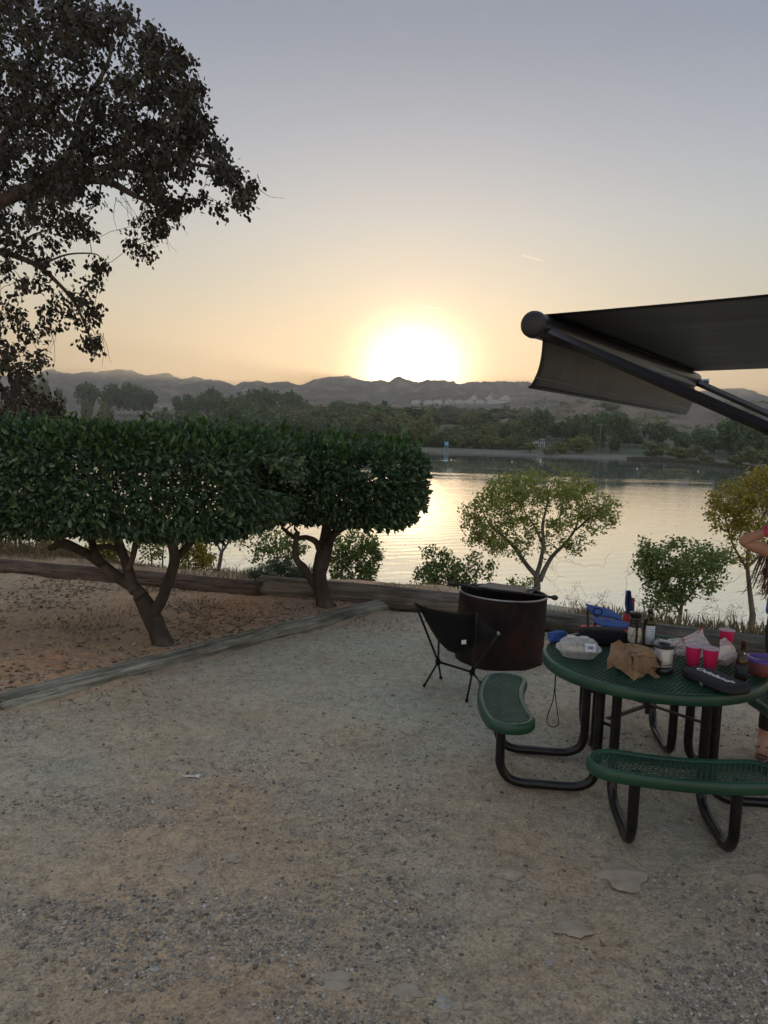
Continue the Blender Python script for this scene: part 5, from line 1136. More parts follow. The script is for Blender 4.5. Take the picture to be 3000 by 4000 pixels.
for k in range(4): mb.box(c + R3 @ np.array([.052 + .008 * k, -.0865, .077]), (.003, .002, .018), -.22 + .2)
mb.build('printed_lines', M_INK, lb_)
# crumpled brown paper bag and the second one behind it with a receipt
M_PAPER = mat('brown_kraft_paper', [(.20, .12, .065), (.30, .19, .11), (.38, .25, .15)], 10, .85, bump=.25, bscale=20, bdist=.01, trans=.2)
def crumple(name, c, rad, m, seed, amp, parent=None, rz=0.0, nu=60, nv=34, freq=9, smooth=False, n_pl=40):
    r_ = np.random.RandomState(seed); V = []; n0 = r_.normal(size=(n_pl, 3)); n0 /= np.linalg.norm(n0, axis=1)[:, None]; off = r_.uniform(.62, 1.05, n_pl)
    R_ = np.array(Matrix.Rotation(rz, 3, 'Z'))
    for i in range(nv + 1):
        th = math.pi * i / nv
        for j in range(nu):
            a = 2 * math.pi * j / nu; d = np.array([math.sin(th) * math.cos(a), math.sin(th) * math.sin(a), math.cos(th)])
            dd = n0 @ d; k = np.min(np.where(dd > .15, off / np.maximum(dd, .15), 9)); k = min(k, 1.35)          # facets like crushed paper
            rdg = abs(float(fbm(d[0] * 2.4 + seed, d[1] * 2.4 + d[2] * 2.1, 3, seed))); k *= 1 - amp * 1.5 * math.exp(-(rdg / .045) ** 2)
            V.append(R_ @ (d * k * np.array(rad)))
    V = np.array(V); V[:, 2] = np.maximum(V[:, 2], -rad[2] * .75); V += np.array(c) + [0, 0, rad[2] * .75]
    f = [(i * nu + j, (i + 1) * nu + j, (i + 1) * nu + (j + 1) % nu, i * nu + (j + 1) % nu) for i in range(nv) for j in range(nu)]
    return link_mesh(name, V, f, m, parent, smooth)
c = tp(2478, 2628); o = crumple('paper_bag', c + [0, .03, 0], (.135, .095, .070), M_PAPER, 3, .24, None, -.5, n_pl=16); tag(o, 'crumpled brown paper bag lying near the front edge of the table', 'paper bag')
rb = np.random.RandomState(5); cbg = np.array(c) + [0, .03, .06]
for k_ in range(7):
    ang = -2.4 + k_ * .8 + rb.normal() * .2; e1 = np.array([math.cos(ang), math.sin(ang), 0]); e2 = np.array([-math.sin(ang), math.cos(ang), 0]); G = np.zeros((6, 6, 3)); ph_ = rb.uniform(-1.0, 1.0); e2 = e2 * math.cos(ph_) + np.array([0, 0, math.sin(ph_)])
    for i in range(6):
        for j in range(6):
            a_, b_ = i / 5, j / 5 - .5; G[i, j] = e1 * (.01 + .125 * a_) + e2 * b_ * (.07 + .09 * a_) + [0, 0, .045 * math.sin(2.6 * a_) - .05 * a_ * a_ + rb.normal() * .010] + rb.normal(size=3) * .006
    MB().sheet(G + cbg, .001).build('paper_fold', M_PAPER, o)
c = tp(2530, 2590); pb = thing('paper_bag', 'flatter light brown paper bag with a white receipt, behind the crumpled one', 'paper bag', c)
crumple('bag_body', c + [0, .06, 0], (.10, .07, .042), mat('light_kraft_paper', [(.34, .25, .17), (.46, .35, .25)], 10, .85, bump=.4, bscale=25, trans=.15), 6, .12, pb, .1)
p0 = c + [-.01, -.022, .03]; G = [[p0 + [.075 * s - .01 * t_, .045 * t_, .045 * t_ - .008 * s] for s in np.linspace(0, 1, 4)] for t_ in np.linspace(0, 1, 4)]
rc_ = MB().sheet(G, .0015).build('receipt', M_LABEL, pb); mb = MB()
for (a, b, w_) in [(.2, .75, .03), (.2, .6, .02), (.55, .4, .03), (.3, .25, .025)]: mb.box(p0 + np.array([.075 * a + w_ / 2 - .01 * b, .045 * b - .002, .045 * b - .008 * a + .003]), (w_, .002, .004))
mb.build('printed_lines', M_INK, rc_)
# lanterns
M_FROST = mat('frosted_globe', [(.82, .76, .70), (.90, .84, .77)], 3, .35, trans=.72, transcol=(1, .93, .84)); M_BPL = mat('black_plastic', (.012, .012, .013), rough=.32)
c = tp(2475, 2528); la = thing('camping_lantern', 'tall black camping lantern with frosted white globe and wire guard', 'lantern', c)
MB().lathe(c, [(0, .0), (.045, 0), (.048, .006), (.048, .020), (.040, .030), (.034, .034), (0, .034)], 28).build('base', M_BPL, la, True)
gl = MB().lathe(c, [(.030, .034), (.037, .05), (.041, .075), (.041, .095), (.037, .118), (.030, .130)], 28).build('globe', M_FROST, la, True)
MB().lathe(c, [(.034, .128), (.038, .134), (.037, .142), (.029, .146), (.035, .152), (.035, .160), (.028, .164), (.034, .170), (.034, .178), (.028, .182), (.032, .188), (.032, .205), (.036, .210), (.034, .216), (.018, .220), (0, .221)], 28).build('cap', M_BPL, la, True)
mb = MB()
for k in range(4):
    a = k * math.pi / 2 + .5; mb.tube([c + [.044 * math.cos(a + t_ * .9), .044 * math.sin(a + t_ * .9), .03 + .10 * t_] for t_ in np.linspace(0, 1, 8)], .0013, 5)
mb.tube([c + [.045 * math.cos(a), .045 * math.sin(a), .08] for a in np.linspace(0, 6.283, 30)], .0013, 5); mb.build('wire_guard', M_BPL, la)
MB().box(c + [-.003, -.047, .10], (.012, .006, .16), 0, .002).build('side_post', M_BPL, la)
c = tp(2588, 2622); jr = thing('camping_lantern', 'short lantern with clear body, white candle and black ring lid, in front of the bags', 'lantern', c)
MB().lathe(c, [(0, 0), (.056, 0), (.058, .006), (.056, .026), (.048, .034), (0, .034)], 28).build('base', M_BPL, jr, True)
MB().lathe(c, [(.048, .034), (.048, .132), (.045, .136)], 28).build('clear_body', M_CLEAR, jr, True); MB().lathe(c, [(0, .034), (.036, .034), (.036, .118), (.03, .121), (0, .121)], 24).build('candle', mat('white_wax', [(.80, .78, .72), (.86, .83, .76)], 6, .5, trans=.4), jr, True)
MB().lathe(c, [(.030, .142), (.032, .150), (.045, .153), (.056, .148), (.057, .140), (.050, .134), (.034, .134), (.030, .142)], 32).build('lid', M_BPL, jr, True); MB().lathe(c, [(0, .136), (.03, .138)], 24).build('lid_disc', mat('grey_metal', (.28, .28, .3), rough=.3, metallic=.7), jr)
MB().tube(spline([c + [.054, -.02, .13], c + [.046, -.035, .09], c + [.03, -.048, .055], c + [0, -.053, .047], c + [-.04, -.04, .05]], 6), .0014, 5).build('bail_handle', M_BPL, jr)
# bottles
def glass(name, col, rough=.06):
    m, t, bs = new_mat(name); bs.inputs['Base Color'].default_value = col + (1,); bs.inputs['Roughness'].default_value = rough; bs.inputs['Transmission Weight'].default_value = .45; bs.inputs['IOR'].default_value = 1.45; return m
c = tp(2532, 2526); bt = thing('liquor_bottle', 'olive-brown glass bottle with black cap and white label behind the lantern', 'bottle', c)
MB().lathe(c, [(0, 0), (.034, 0), (.037, .005), (.037, .150), (.034, .168), (.022, .182), (.0145, .190), (.0135, .208)], 28).build('glass_body', glass('olive_glass', (.07, .055, .008)), bt, True)
MB().lathe(c, [(.0145, .205), (.016, .207), (.016, .232), (.014, .235), (0, .235)], 20).build('cap', M_BPL, bt, True)
def wrap_label(c, r_, z0, z1, a0, a1, m, name, parent):
    G = [[c + [r_ * math.cos(a), r_ * math.sin(a), z] for a in np.linspace(a0, a1, 12)] for z in (z0, z1)]; return MB().sheet(G, .0006).build(name, m, parent, True)
lb_ = wrap_label(c, .0378, .022, .138, -2.5, -.85, M_LABEL, 'paper_label', bt); mb = MB()
for z, w_ in ((.118, .022), (.105, .03), (.09, .026), (.045, .018), (.035, .012)): mb.box(c + [.002, -.0388, z], (w_, .0012, .003))
mb.box(c + [.020, -.034, .055], (.008, .001, .014), .5); mb.build('printed_lines', mat('grey_ink', (.25, .28, .34), rough=.8), lb_)
c = tp(2893, 2655); bt = thing('beer_bottle', 'brown glass beer bottle near the right edge of the table', 'bottle', c)
MB().lathe(c, [(0, 0), (.029, 0), (.031, .005), (.031, .095), (.029, .112), (.020, .138), (.0145, .160), (.0125, .196), (.0145, .199), (.0145, .206), (.012, .207)], 28).build('glass_body', glass('amber_glass', (.055, .014, .004)), bt, True)
wrap_label(c, .0215, .140, .158, -3.1, 0, mat('black_foil_label', [(.02, .02, .02), (.08, .08, .08)], 40, .4), 'neck_label', bt); MB().box(c + [0, -.0225, .149], (.010, .001, .010)).build('label_patch', M_LABEL, bt)
wrap_label(c, .0316, .02, .088, -3.1, 0, M_INK, 'body_label', bt)
# pink-red cups
M_CUP = mat('bright_red_cup_plastic', [(.92, .04, .17), (.95, .07, .21)], 4, .35, trans=.6, transcol=(1.0, .10, .32)); M_CUPW = mat('white_cup_lining', [(.72, .66, .74), (.78, .72, .78)], 4, .4, trans=.3)
def cup(u, v, hpx, label):
    c = tp(u, v); h = .112; r_ = thing('party_cup', label, 'cup', c, 'red plastic cups on the table'); mb = MB()
    prof = [(0, .003), (.029, .003), (.029, 0), (.031, .002), (.033, .024), (.0335, .025), (.037, .062), (.0376, .064), (.042, .100), (.043, h - .004), (.045, h - .002)]
    mb.lathe(c, prof, 36); mb.build('cup_wall', M_CUP, r_, True); MB().lathe(c, [(0, .006), (.029, .006), (.0415, .100), (.0425, h - .002)], 36).build('lining', M_CUPW, r_, True)
    MB().tube([c + [.0445 * math.cos(a), .0445 * math.sin(a), h - .001] for a in np.linspace(0, 6.2832, 36)], .0022, 6, False).build('lip', M_CUPW, r_, True)
cup(2705, 2598, 0, 'bright red plastic cup, taller-looking left one of the front pair'); cup(2772, 2610, 0, 'bright red plastic cup, right one of the front pair, behind the black case'); cup(2835, 2530, 0, 'bright red plastic cup standing alone at the back of the table')
# zip bags
M_ZIP = mat('red_zip_strip', [(.55, .05, .05), (.7, .12, .10)], 10, .4, trans=.5); M_CHIP = mat('snack_crumbs', [(.10, .04, .02), (.34, .16, .08), (.55, .38, .25), (.4, .06, .03)], island=True, rough=.7)
c = tp(2690, 2570); zb = thing('zip_bag', 'large clear zip bag with red strip standing open behind the cups', 'plastic bag', c)
crumple('bag_body', c + [-.02, .05, 0], (.13, .08, .058), M_BAGP, 12, .14, zb, .2); q = [tp(2640, 2560) + [0, 0, .05], at(2668, 2492, TC[1] + .05), at(2712, 2470, TC[1] + .06), at(2744, 2452, TC[1] + .1), at(2752, 2500, TC[1] + .06), at(2800, 2530, TC[1] - .02)]
G = [[q[0], q[1], q[2], q[3]], [q[0] + [.02, 0, 0], at(2680, 2515, TC[1] + .04), at(2722, 2495, TC[1] + .04), at(2748, 2478, TC[1] + .08)], [at(2690, 2560, TC[1] - .02), at(2710, 2540, TC[1]), at(2740, 2525, TC[1] + .02), at(2775, 2520, TC[1] + .05)], [at(2700, 2585, TC[1] - .1), at(2730, 2570, TC[1] - .08), at(2770, 2560, TC[1] - .05), at(2800, 2540, TC[1])]]
MB().sheet(G, .001).build('open_flap', M_BAGP, zb); S = spline([at(2666, 2500, TC[1] + .045), at(2695, 2490, TC[1] + .055), at(2722, 2472, TC[1] + .07), at(2743, 2452, TC[1] + .095)], 5); MB().tube(S, .0085, 6, True, .25).build('zip_strip', M_ZIP, zb, True)
crumple('foil_packet', c + [-.10, .13, .0], (.085, .05, .045), mat('silver_green_film', [(.30, .33, .28), (.6, .62, .58)], 18, .25, metallic=.4, bump=.6, bscale=40), 15, .1, zb)
c = tp(2838, 2600); zs = thing('zip_bag', 'small clear zip bag of brown snack pieces left of the beer bottle', 'plastic bag', c)
crumple('bag_body', c + [0, .03, 0], (.070, .055, .046), M_BAGP, 17, .14, zs, -.3)
pk = [at(2800, 2530, c[1]), at(2812, 2500, c[1] + .02), at(2832, 2489, c[1] + .03), at(2838, 2500, c[1] + .03), at(2862, 2525, c[1] + .02), at(2884, 2536, c[1] + .01)]
G = [[pk[1], pk[2], pk[3]], [at(2812, 2525, c[1]), at(2835, 2520, c[1]), at(2866, 2522, c[1])], [at(2808, 2550, c[1] - .01), at(2840, 2550, c[1] - .01), at(2876, 2545, c[1])], [at(2805, 2575, c[1] - .02), at(2840, 2580, c[1] - .02), at(2880, 2570, c[1])]]
MB().sheet(G, .001).build('open_flap', M_BAGP, zs); mb = MB()
for _ in range(60): mb.blob(c + [r.uniform(-.05, .05), .03 + r.uniform(-.035, .035), r.uniform(.008, .055)], (r.uniform(.005, .012), r.uniform(.005, .012), .005), r.randint(999), .2, 6, 4)
mb.build('snack_pieces', M_CHIP, zs)
# purple-lidded tub
c = tp(2985, 2640); tb = thing('food_tub', 'clear tub of red-brown food with a purple lid, cut by the right edge', 'food tub', c + [.03, .03, 0]); c = c + [.03, .03, 0]
R3 = np.array(Matrix.Rotation(.1, 3, 'Z'))
loft([rrect(.095, .075, .003, 3, 48), rrect(.105, .085, .075, 3, 48), rrect(.107, .087, .080, 3, 48)], mat('food_seen_through_tub', [(.16, .03, .03), (.30, .10, .08), (.22, .08, .12)], 18, .18, spec=.6), 'tub_body', tb, c, (True, True), True)
M_PUR = mat('purple_plastic', [(.12, .06, .34), (.18, .10, .45)], 3, .25, trans=.2); ld = loft([rrect(.112, .092, .078, 3, 48), rrect(.114, .094, .086, 3, 48), rrect(.108, .088, .094, 3, 48), rrect(.09, .072, .097, 3, 48), rrect(.085, .067, .092, 3, 48)], M_PUR, 'lid', tb, c, (False, True), True)
MB().box(c + [-.02, -.095, .082], (.05, .014, .012), .1, .003).build('lid_clip', M_PUR, ld)
# black zip case with white lettering
_p = tp(2852, 2672) - tp(2733, 2622); CA = math.atan2(_p[1], _p[0]); R3 = np.array(Matrix.Rotation(CA, 3, 'Z')); cc = (tp(2655, 2640) + tp(2935, 2705)) / 2 + [.0, -.005, 0]; cs = thing('zip_case', 'black zippered soft case with white lettering at the front of the table', 'case', cc)
M_CASE = mat('black_moulded_fabric', [(.005, .005, .007), (.011, .011, .014)], 60, .7, bump=.25, bscale=200)
CX, CY = .182, .090
loft([rrect(CX - .012, CY - .01, 0, 5, 48), rrect(CX, CY, .012, 5, 48), rrect(CX, CY, .030, 5, 48), rrect(CX - .006, CY - .006, .040, 5, 48), rrect(CX - .028, CY - .026, .047, 4, 48)], M_CASE, 'case_body', cs, cc, (True, True), True)
mb = MB(); zl = rrect(CX + .0005, CY + .0005, .021, 5, 48); zl = np.array(zl) @ R3.T + cc; mb.tube(list(zl) + [zl[0]], .0022, 5, False); mb.build('zip', M_BPL, cs)
for dx in (0, .014):
    p = cc + R3 @ np.array([-.01 + dx, -CY - .004, .018]); MB().tube([p, p + [.002, -.004, -.006], p + [.004, -.006, -.016]], .0026, 6).build('zip_pull', M_STEEL, cs)
fc = bpy.data.curves.new('lettering', 'FONT'); fc.body = 'Odoland'; fc.size = .066; fc.extrude = .0006; fc.offset = .0008; fc.align_x = 'CENTER'; fc.align_y = 'CENTER'; fo = bpy.data.objects.new('tmp', fc); COL.objects.link(fo)
f2 = bpy.data.curves.new('mark', 'FONT'); f2.body = '®'; f2.size = .028; f2.extrude = .0006; fo2 = bpy.data.objects.new('tmp2', f2); COL.objects.link(fo2)
bpy.context.view_layer.update(); dg = bpy.context.evaluated_depsgraph_get()
M_LET = mat('white_print', (.75, .78, .82), rough=.6)
for src, off, nm in ((fo, (-.012, -.004, 0), 'lettering'), (fo2, (.104, -.004, 0), 'registered_mark')):
    me = bpy.data.meshes.new_from_object(src.evaluated_get(dg)); M4 = Matrix.Translation(Vector(cc) - cs.location + Vector((0, 0, .0478))) @ Matrix.Rotation(CA, 4, 'Z') @ Matrix.Translation(Vector(off)) @ Matrix.Diagonal((1, .85, 1, 1))
    me.transform(M4); me.materials.clear(); me.materials.append(M_LET); ob = bpy.data.objects.new(nm, me); COL.objects.link(ob); ob.parent = cs
bpy.data.objects.remove(fo); bpy.data.objects.remove(fo2)
# black soft bag and blue pouch at the back
c = tp(2362, 2522) + [0, .05, 0]; sb = thing('soft_bag', 'black soft cooler bag at the back of the table behind the clear container', 'bag', c); R3 = np.eye(3)
loft([rrect(.135, .06, 0, 4, 40), rrect(.148, .07, .02, 4, 40), rrect(.142, .068, .075, 4, 40), rrect(.12, .05, .092, 4, 40)], M_BLK, 'bag_body', sb, c, (True, True), True)
MB().tube(spline([c + [-.13, -.02, .07], c + [-.18, -.03, .05], c + [-.24, -.04, .055], c + [-.20, -.05, .02], c + [-.14, -.06, .03]], 6), .010, 6, True, .3).build('strap', M_BLK, sb, True)
c = tp(2178, 2512) + [.01, .02, 0]; o = crumple('fabric_pouch', c, (.085, .05, .044), M_BLUEF, 22, .08, None, .35, smooth=True); tag(o, 'crumpled dark blue fabric pouch at the left rear rim of the table', 'pouch')
# black cord loop hanging below the rim
p = at(2170, 2630, TC[1] - .02); pts = spline([p + [0, 0, .03], at(2166, 2690, p[1]), at(2158, 2740, p[1]), at(2138, 2800, p[1]), at(2140, 2828, p[1]), at(2162, 2840, p[1]), at(2182, 2826, p[1]), at(2178, 2790, p[1]), at(2172, 2740, p[1]), at(2168, 2690, p[1]), p + [.004, 0, .03]], 6)
tag(MB().tube(pts, .0028, 6).build('hanging_cord', M_BLK), 'thin black cord loop hanging from the left side of the table', 'cord')
# white open-ended wrench on the gravel
c = gp(745, 3027); c[2] = float(ground_z(c[0], c[1])) + .012; wr = thing('wrench', 'small bright open-ended wrench lying on the gravel', 'wrench', c); M_WR = mat('bright_steel', (.70, .72, .78), rough=.35, metallic=.2)
MB().tube([c + [-.045, 0, 0], c + [0, -.002, .002], c + [.028, 0, .002]], .0052, 8, True, .5).build('shaft', M_WR, wr, True)
mb = MB(); h0 = c + [.040, .002, .002]
mb.tube(spline([h0 + [.014, .012, 0], h0 + [.002, .011, 0], h0 + [-.008, 0, 0], h0 + [.001, -.011, 0], h0 + [.013, -.014, 0]], 5), [.0035] + [.0052] * 19 + [.0035], 8, True, .6); mb.build('jaw', M_WR, wr, True)

# ------------------------------------------------------------------ awning
M_AWN = mat('black_awning_fabric', [(.006, .005, .005), (.014, .012, .011)], 2.5, .5, bump=.25, bscale=6, bdist=.03, stretch=(1, 5, 1), spec=.4); M_VAL = mat('dark_brown_valance', [(.006, .006, .006), (.013, .012, .011), (.026, .024, .021)], 2.4, .45, bump=.35, bscale=7, bdist=.02, stretch=(6, 6, .5), trans=.06)
M_ALU = mat('black_awning_aluminium', [(.012, .012, .014), (.02, .02, .023)], 5, .38, metallic=.3)
NA = at(2083, 1267, 3.2); FA = at(2712, 1478, 5.5); FA[2] = NA[2] - .03; dr = (FA - NA) / np.linalg.norm(FA - NA); pr_ = np.array([dr[1], -dr[0], 0]); pr_ /= np.linalg.norm(pr_)
if pr_[0] < 0: pr_ = -pr_
aw = thing('awning', 'black camper awning with roller tube, hanging valance and folding arms at the upper right', 'awning', NA)
Z_ = lambda p, dz: np.array(p) + [0, 0, dz]
ro = MB().tube([NA + dr * -.004, NA + dr * .01, NA + dr * .05, NA + dr * 1.5, FA], [.046, .054, .052, .050, .050], 24).build('roller_tube', M_ALU, aw, True)
MB().tube([NA - dr * .010, NA - dr * .004, NA + dr * .012], [.040, .054, .056], 28).build('end_cap', M_ALU, ro, True)
L_ = 2.6; n1, n2 = 50, 40; Lr = np.linalg.norm(FA - NA); G = np.zeros((n1, n2, 3))
for i in range(n1):
    t_ = i / (n1 - 1) * L_
    for j in range(n2):
        s = .10 + j / (n2 - 1) * (Lr - .16); z = .052 + .06 * t_ - .035 * math.sin(math.pi * min(1, t_ / L_)) + .010 * float(fbm(t_ * .35, s * 5.0, 3, 5)) * min(1, t_ * 3)
        G[i, j] = NA + dr * s + pr_ * t_ + [0, 0, z]
MB().sheet(G, .003).build('canopy_fabric', M_AWN, aw, True)
G = np.zeros((16, 60, 3))
for i in range(16):
    t_ = i / 15
    for j in range(60):
        s = .10 + j / 59 * (Lr - .06); G[i, j] = NA + dr * s + [0, 0, -.045 - .20 * t_] + pr_ * (-.045 * t_ ** 3 + .004 * float(fbm(s * 3.5, t_ * .6, 3, 9)) * (1 + t_)) * 1.0
va = MB().sheet(G, .002).build('valance', M_VAL, aw, True)
MB().tube([G[15, j] for j in range(0, 60, 3)], .007, 6, True).build('hem', M_VAL, va, True)
MB().tube([G[12, j] + [0, -.004, 0] for j in range(0, 60, 3)], .003, 6, True).build('seam_piping', mat('tan_piping', (.16, .14, .11), rough=.5), va, True)
def arm(o, name, slope, w, t0=.0, lift=0.0):
    a = o + pr_ * t0 + [0, 0, lift]; b = o + pr_ * L_ + [0, 0, lift - slope * L_]; MB().tube([a, (a + b) / 2, b], w, 4, True, .55).build(name, M_ALU, aw)
arm(NA + dr * .07, 'support_arm', .44, .040, -.02, .0); arm(FA - dr * .03, 'support_arm', .46, .042, -.02, .0)
MB().tube([FA + [0, 0, -.02], FA + pr_ * .10 + [0, 0, -.01]], .018, 8).build('pivot_bracket', mat('bare_aluminium', (.6, .62, .68), rough=.3, metallic=.8), aw)
MB().tube([NA + dr * .13 + [0, -.02, .05], NA + dr * .14 + [0, -.055, .02], NA + dr * .14 + [0, -.06, -.01]], .004, 6).build('lock_tab', M_STEEL, aw)
# ------------------------------------------------------------------ person standing at the right edge
M_SKIN = mat('skin', [(.42, .22, .15), (.50, .28, .20)], 4, .5, spec=.4); M_HAIR = mat('auburn_hair', [(.05, .015, .008), (.12, .035, .015), (.20, .07, .03)], island=True, rough=.45)
M_TOP = mat('black_top', [(.010, .010, .011), (.018, .018, .020)], 20, .85, bump=.2, bscale=60)
ft = gp(2975, 2948); pc = np.array([ft[0] + .17, ft[1] + .06, 0.0])
person = thing('person', 'person in black with long auburn hair and one arm raised, at the right edge', 'person', pc)
def P_(x, y, z): return tuple((np.array([x, y, z])))
H = {'pelvis': (0, 0, .86), 'waist': (0, 0, 1.00), 'chest': (.0, .0, 1.17), 'sho': (.0, .0, 1.27), 'neck': (0, 0, 1.33), 'jaw': (-.01, -.01, 1.40), 'head': (-.005, 0, 1.47), 'crown': (0, .01, 1.545),
     'rs': (-.145, -.01, 1.285), 're': (0, 0, 0), 'rw': (0, 0, 0), 'ls': (.145, .01, 1.285), 'le': (.22, .02, 1.03), 'lw': (.17, -.16, .88),
     'rh': (-.08, 0, .82), 'rk': (-.10, -.03, .45), 'ra': (-.135, .02, .075), 'rt': (-.20, -.13, .03), 'lh': (.08, 0, .82), 'lk': (.09, -.03, .45), 'la': (.10, .02, .075), 'lt': (.08, -.16, .03)}
e = at(2893, 2112, ft[1] - .02) - pc; w = at(3012, 2072, ft[1] - .12) - pc; H['re'] = tuple(e); H['rw'] = tuple(w)
RAD = {'pelvis': .125, 'waist': .100, 'chest': .115, 'sho': .085, 'neck': .045, 'jaw': .055, 'head': .078, 'crown': .045, 'rs': .050, 're': .038, 'rw': .024, 'ls': .050, 'le': .036, 'lw': .022,
       'rh': .085, 'rk': .052, 'ra': .032, 'rt': .022, 'lh': .085, 'lk': .052, 'la': .032, 'lt': .022}
ED = [('pelvis', 'waist'), ('waist', 'chest'), ('chest', 'sho'), ('sho', 'neck'), ('neck', 'jaw'), ('jaw', 'head'), ('head', 'crown'), ('sho', 'rs'), ('rs', 're'), ('re', 'rw'), ('sho', 'ls'), ('ls', 'le'), ('le', 'lw'),
      ('pelvis', 'rh'), ('rh', 'rk'), ('rk', 'ra'), ('ra', 'rt'), ('pelvis', 'lh'), ('lh', 'lk'), ('lk', 'la'), ('la', 'lt')]
def hand(wr, direction, curl, key, side):
    d = np.array(direction, float); d /= np.linalg.norm(d); up = np.array([0, 0, 1.0]); s = np.cross(d, up); s /= np.linalg.norm(s) + 1e-9; n = np.cross(s, d)
    H[key + 'palm'] = tuple(np.array(wr) + d * .055); RAD[key + 'palm'] = .024; ED.append((key + 'w', key + 'palm'))
    for i, (off, ln) in enumerate([(-.024, .062), (-.008, .070), (.008, .066), (.024, .052)]):
        prev = key + 'palm'; p = np.array(wr) + d * .075 + s * off
        for q in range(3):
            nm = '%sf%d%d' % (key, i, q); dd = d * math.cos(curl * (q + .5)) - n * math.sin(curl * (q + .5)); p = p + dd * (ln / 3 if q else .012); H[nm] = tuple(p); RAD[nm] = .0085 - .001 * q; ED.append((prev, nm)); prev = nm
    p = np.array(wr) + d * .03 + s * (-.030 * side); H[key + 't0'] = tuple(p); RAD[key + 't0'] = .011; ED.append((key + 'palm', key + 't0')); q = p + d * .03 + s * (-.016 * side); H[key + 't1'] = tuple(q); RAD[key + 't1'] = .009; ED.append((key + 't0', key + 't1'))
hand(H['rw'], (.6, .15, .35), .35, 'r', 1); hand(H['lw'], (-.2, -.5, -.6), .3, 'l', -1)
names = list(H); me = bpy.data.meshes.new('body'); me.from_pydata([H[n_] for n_ in names], [(names.index(a), names.index(b)) for a, b in ED], []); body = bpy.data.objects.new('body', me); COL.objects.link(body); body.parent = person
sk = body.modifiers.new('skin', 'SKIN'); lay = me.skin_vertices[0] if me.skin_vertices else None
for i, n_ in enumerate(names): me.skin_vertices[0].data[i].radius = (RAD[n_] * (1.12 if n_ in ('waist', 'chest', 'pelvis') else 1), RAD[n_] * (.8 if n_ in ('waist', 'chest', 'pelvis') else 1))
me.skin_vertices[0].data[0].use_root = True; sb_ = body.modifiers.new('sub', 'SUBSURF'); sb_.levels = 2; sb_.render_levels = 2
bpy.context.view_layer.update(); dg = bpy.context.evaluated_depsgraph_get(); m2 = bpy.data.meshes.new_from_object(body.evaluated_get(dg)); body.modifiers.clear(); body.data = m2; m2.materials.clear(); m2.materials.append(M_SKIN)
for p in m2.polygons: p.use_smooth = True
# face
hd = np.array(H['head']) + pc; mb = MB(); mb.blob(hd + [-.002, -.082, -.015], (.012, .016, .022), 2, .03, 10, 8); mb.build('nose', M_SKIN, person, True)
for sx in (-.03, .026): MB().blob(hd + [sx, -.072, .005], (.013, .008, .007), 1, .0, 10, 6).build('eye', M_WHITE, person, True)
MB().blob(hd + [-.002, -.070, -.05], (.022, .008, .006), 1, 0, 10, 6).build('mouth', mat('lips', (.35, .10, .09), rough=.5), person, True)
for sx in (-.08, .08): MB().blob(hd + [sx, 0, -.005], (.010, .018, .028), 1, .05, 8, 6).build('ear', M_SKIN, person, True)
# clothing: shells a little outside the body
def shell(rows, m, name, seg=28):
    mb = MB(); V = []
    for (cx, cy, z, rx, ry) in rows: V.append([(pc[0] + cx + rx * math.cos(a) * (1 + .02 * math.sin(5 * a + z * 30)), pc[1] + cy + ry * math.sin(a), z) for a in np.linspace(0, 2 * math.pi, seg, endpoint=False)])
    n = seg; f = [(i * n + k, i * n + (k + 1) % n, (i + 1) * n + (k + 1) % n, (i + 1) * n + k) for i in range(len(rows) - 1) for k in range(n)]; mb.add(np.array(V).reshape(-1, 3), f); return mb.build(name, m, person, True)
shell([(0, 0, .80, .172, .125), (0, 0, .88, .165, .122), (0, 0, 1.00, .138, .105), (0, 0, 1.10, .150, .115), (0, -.01, 1.18, .160, .125), (0, 0, 1.26, .150, .105), (0, 0, 1.31, .10, .08), (0, 0, 1.315, .07, .06)], M_TOP, 'top')
def pant(k, sx):
    R = [(H[k + 'h'], .098), (tuple((np.array(H[k + 'h']) * .5 + np.array(H[k + 'k']) * .5)), .080), (H[k + 'k'], .060), (tuple(np.array(H[k + 'k']) * .45 + np.array(H[k + 'a']) * .55), .052), (tuple(np.array(H[k + 'k']) * .2 + np.array(H[k + 'a']) * .8), .040)]
    P = spline([np.array(p) + pc for p, q in R], 5); rr = np.interp(np.linspace(0, 1, len(P)), np.linspace(0, 1, len(R)), [q for p, q in R]); MB().tube(P, rr, 18).build('trouser_leg', M_TOP, person, True)
pant('r', -1); pant('l', 1)
bn = shell([(0, 0, .900, .176, .138), (0, 0, .915, .182, .142), (0, 0, 1.005, .176, .138), (0, 0, 1.015, .168, .13)], mat('blue_fabric_band', [(.03, .10, .34), (.05, .15, .45)], 14, .7), 'waist_band')
mb = MB()
for k in range(3): mb.box(pc + [-.165 + .004 * k, -.085, .985 - .025 * k], (.03, .004, .006), -.9)
mb.build('printed_marks', M_LET, bn)
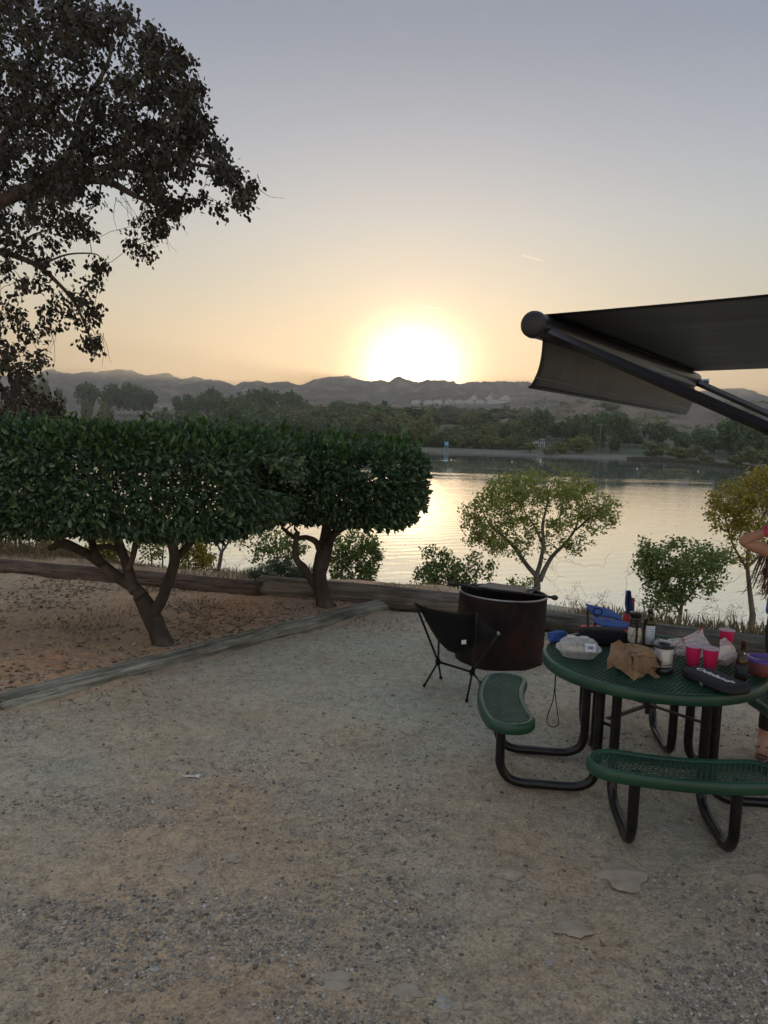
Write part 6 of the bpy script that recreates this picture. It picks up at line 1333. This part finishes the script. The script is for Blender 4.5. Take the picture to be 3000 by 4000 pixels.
# hair: thick wisps over the skull and down the back and side
mb = MB(); r = np.random.RandomState(12)
mb.blob(hd + [.0, .018, .018], (.094, .098, .098), 5, .03, 18, 12); mb.build('hair', M_HAIR, person, True)
mb = MB()
for k in range(280):
    a = r.uniform(2.0, 4.6) if k % 3 else r.uniform(.2, 2.6); s = hd + [.085 * math.cos(a), .03 + .07 * math.sin(a) * (1 if k % 3 else .6), r.uniform(-.02, .05)]
    e_ = pc + [-.17 + r.normal() * .05 if k % 3 else .10 + r.normal() * .05, -.02 + r.normal() * .06, 1.06 + r.uniform(-.02, .16)]
    mid = (s + e_) / 2 + [-.02 if k % 3 else .02, .0, .03]; mb.tube(spline([s, mid, e_, e_ + [r.normal() * .03 - .02, 0, -.04]], 5), np.linspace(.0045, .0012, 16), 5, False)
mb.build('hair_strands', M_HAIR, person, True)
# bracelet, sandals
w_ = np.array(H['rw']) * .86 + np.array(H['re']) * .14 + pc; ax = np.array(H['rw']) - np.array(H['re']); ax /= np.linalg.norm(ax); q_ = Vector(ax).to_track_quat('Z', 'Y').to_matrix(); mb = MB()
for k in range(16): mb.blob(w_ + np.array(q_ @ Vector((.036 * math.cos(k * .393), .036 * math.sin(k * .393), .004 * (k % 2)))), (.009, .009, .009), k, .05, 8, 6)
mb.build('bracelet', mat('pink_beads', [(.5, .03, .10), (.65, .06, .16)], 10, .4), person, True)
M_SAND_ = mat('brown_sandal_sole', [(.12, .07, .05), (.22, .14, .11)], 10, .8)
for k in ('r', 'l'):
    a = np.array(H[k + 'a']) + pc; t_ = np.array(H[k + 't']) + pc; d = (t_ - a); d[2] = 0; ln = np.linalg.norm(d); d /= ln; s = np.array([-d[1], d[0], 0]); heel = a - d * .05; heel[2] = .012
    G = []
    for q, wd in ((0, .022), (.06, .032), (.12, .031), (.18, .040), (.225, .040), (.245, .026)): c_ = heel + d * q; c_[2] = .010; G.append([c_ - s * wd, c_ - s * wd * .5, c_ + s * wd * .5, c_ + s * wd])
    so_ = MB().sheet(G, .014).build('sandal', M_SAND_, person, True); toe = heel + d * .185; toe[2] = .052
    for sg_ in (-1, 1): MB().tube(spline([toe + d * .012 + [0, 0, -.012], toe + d * -.03 + s * sg_ * .022 + [0, 0, .008], toe - d * .075 + s * sg_ * .036 + [0, 0, -.025]], 5), .0035, 6).build('strap', M_BLK, so_, True)
    mb = MB()
    for j, (o_, r_) in enumerate([(-.030, .0085), (-.015, .009), (-.001, .0095), (.012, .0095), (.028, .0135)]):
        b_ = heel + d * (.170 + .004 * j) + s * o_; b_[2] = .038; mb.tube([b_, b_ + d * .025 + [0, 0, .004], b_ + d * (.042 + .003 * j) + [0, 0, -.006]], [r_, r_, r_ * .6], 8)
    mb.blob(heel + d * .12 + [0, 0, .032], (.040, .040, .026), 3, .02, 12, 8); mb.build('toes', M_SKIN, person, True)
for o in list(COL.objects):
    if o.parent and o.name.split('.')[0] == 'toes': pass
# drop the unused prototypes of the far trees
for k, v in PROTO.items():
    for s in v:
        if s.name.startswith('far_tree'):
            for c in list(s.children): bpy.data.objects.remove(c)
            bpy.data.objects.remove(s)
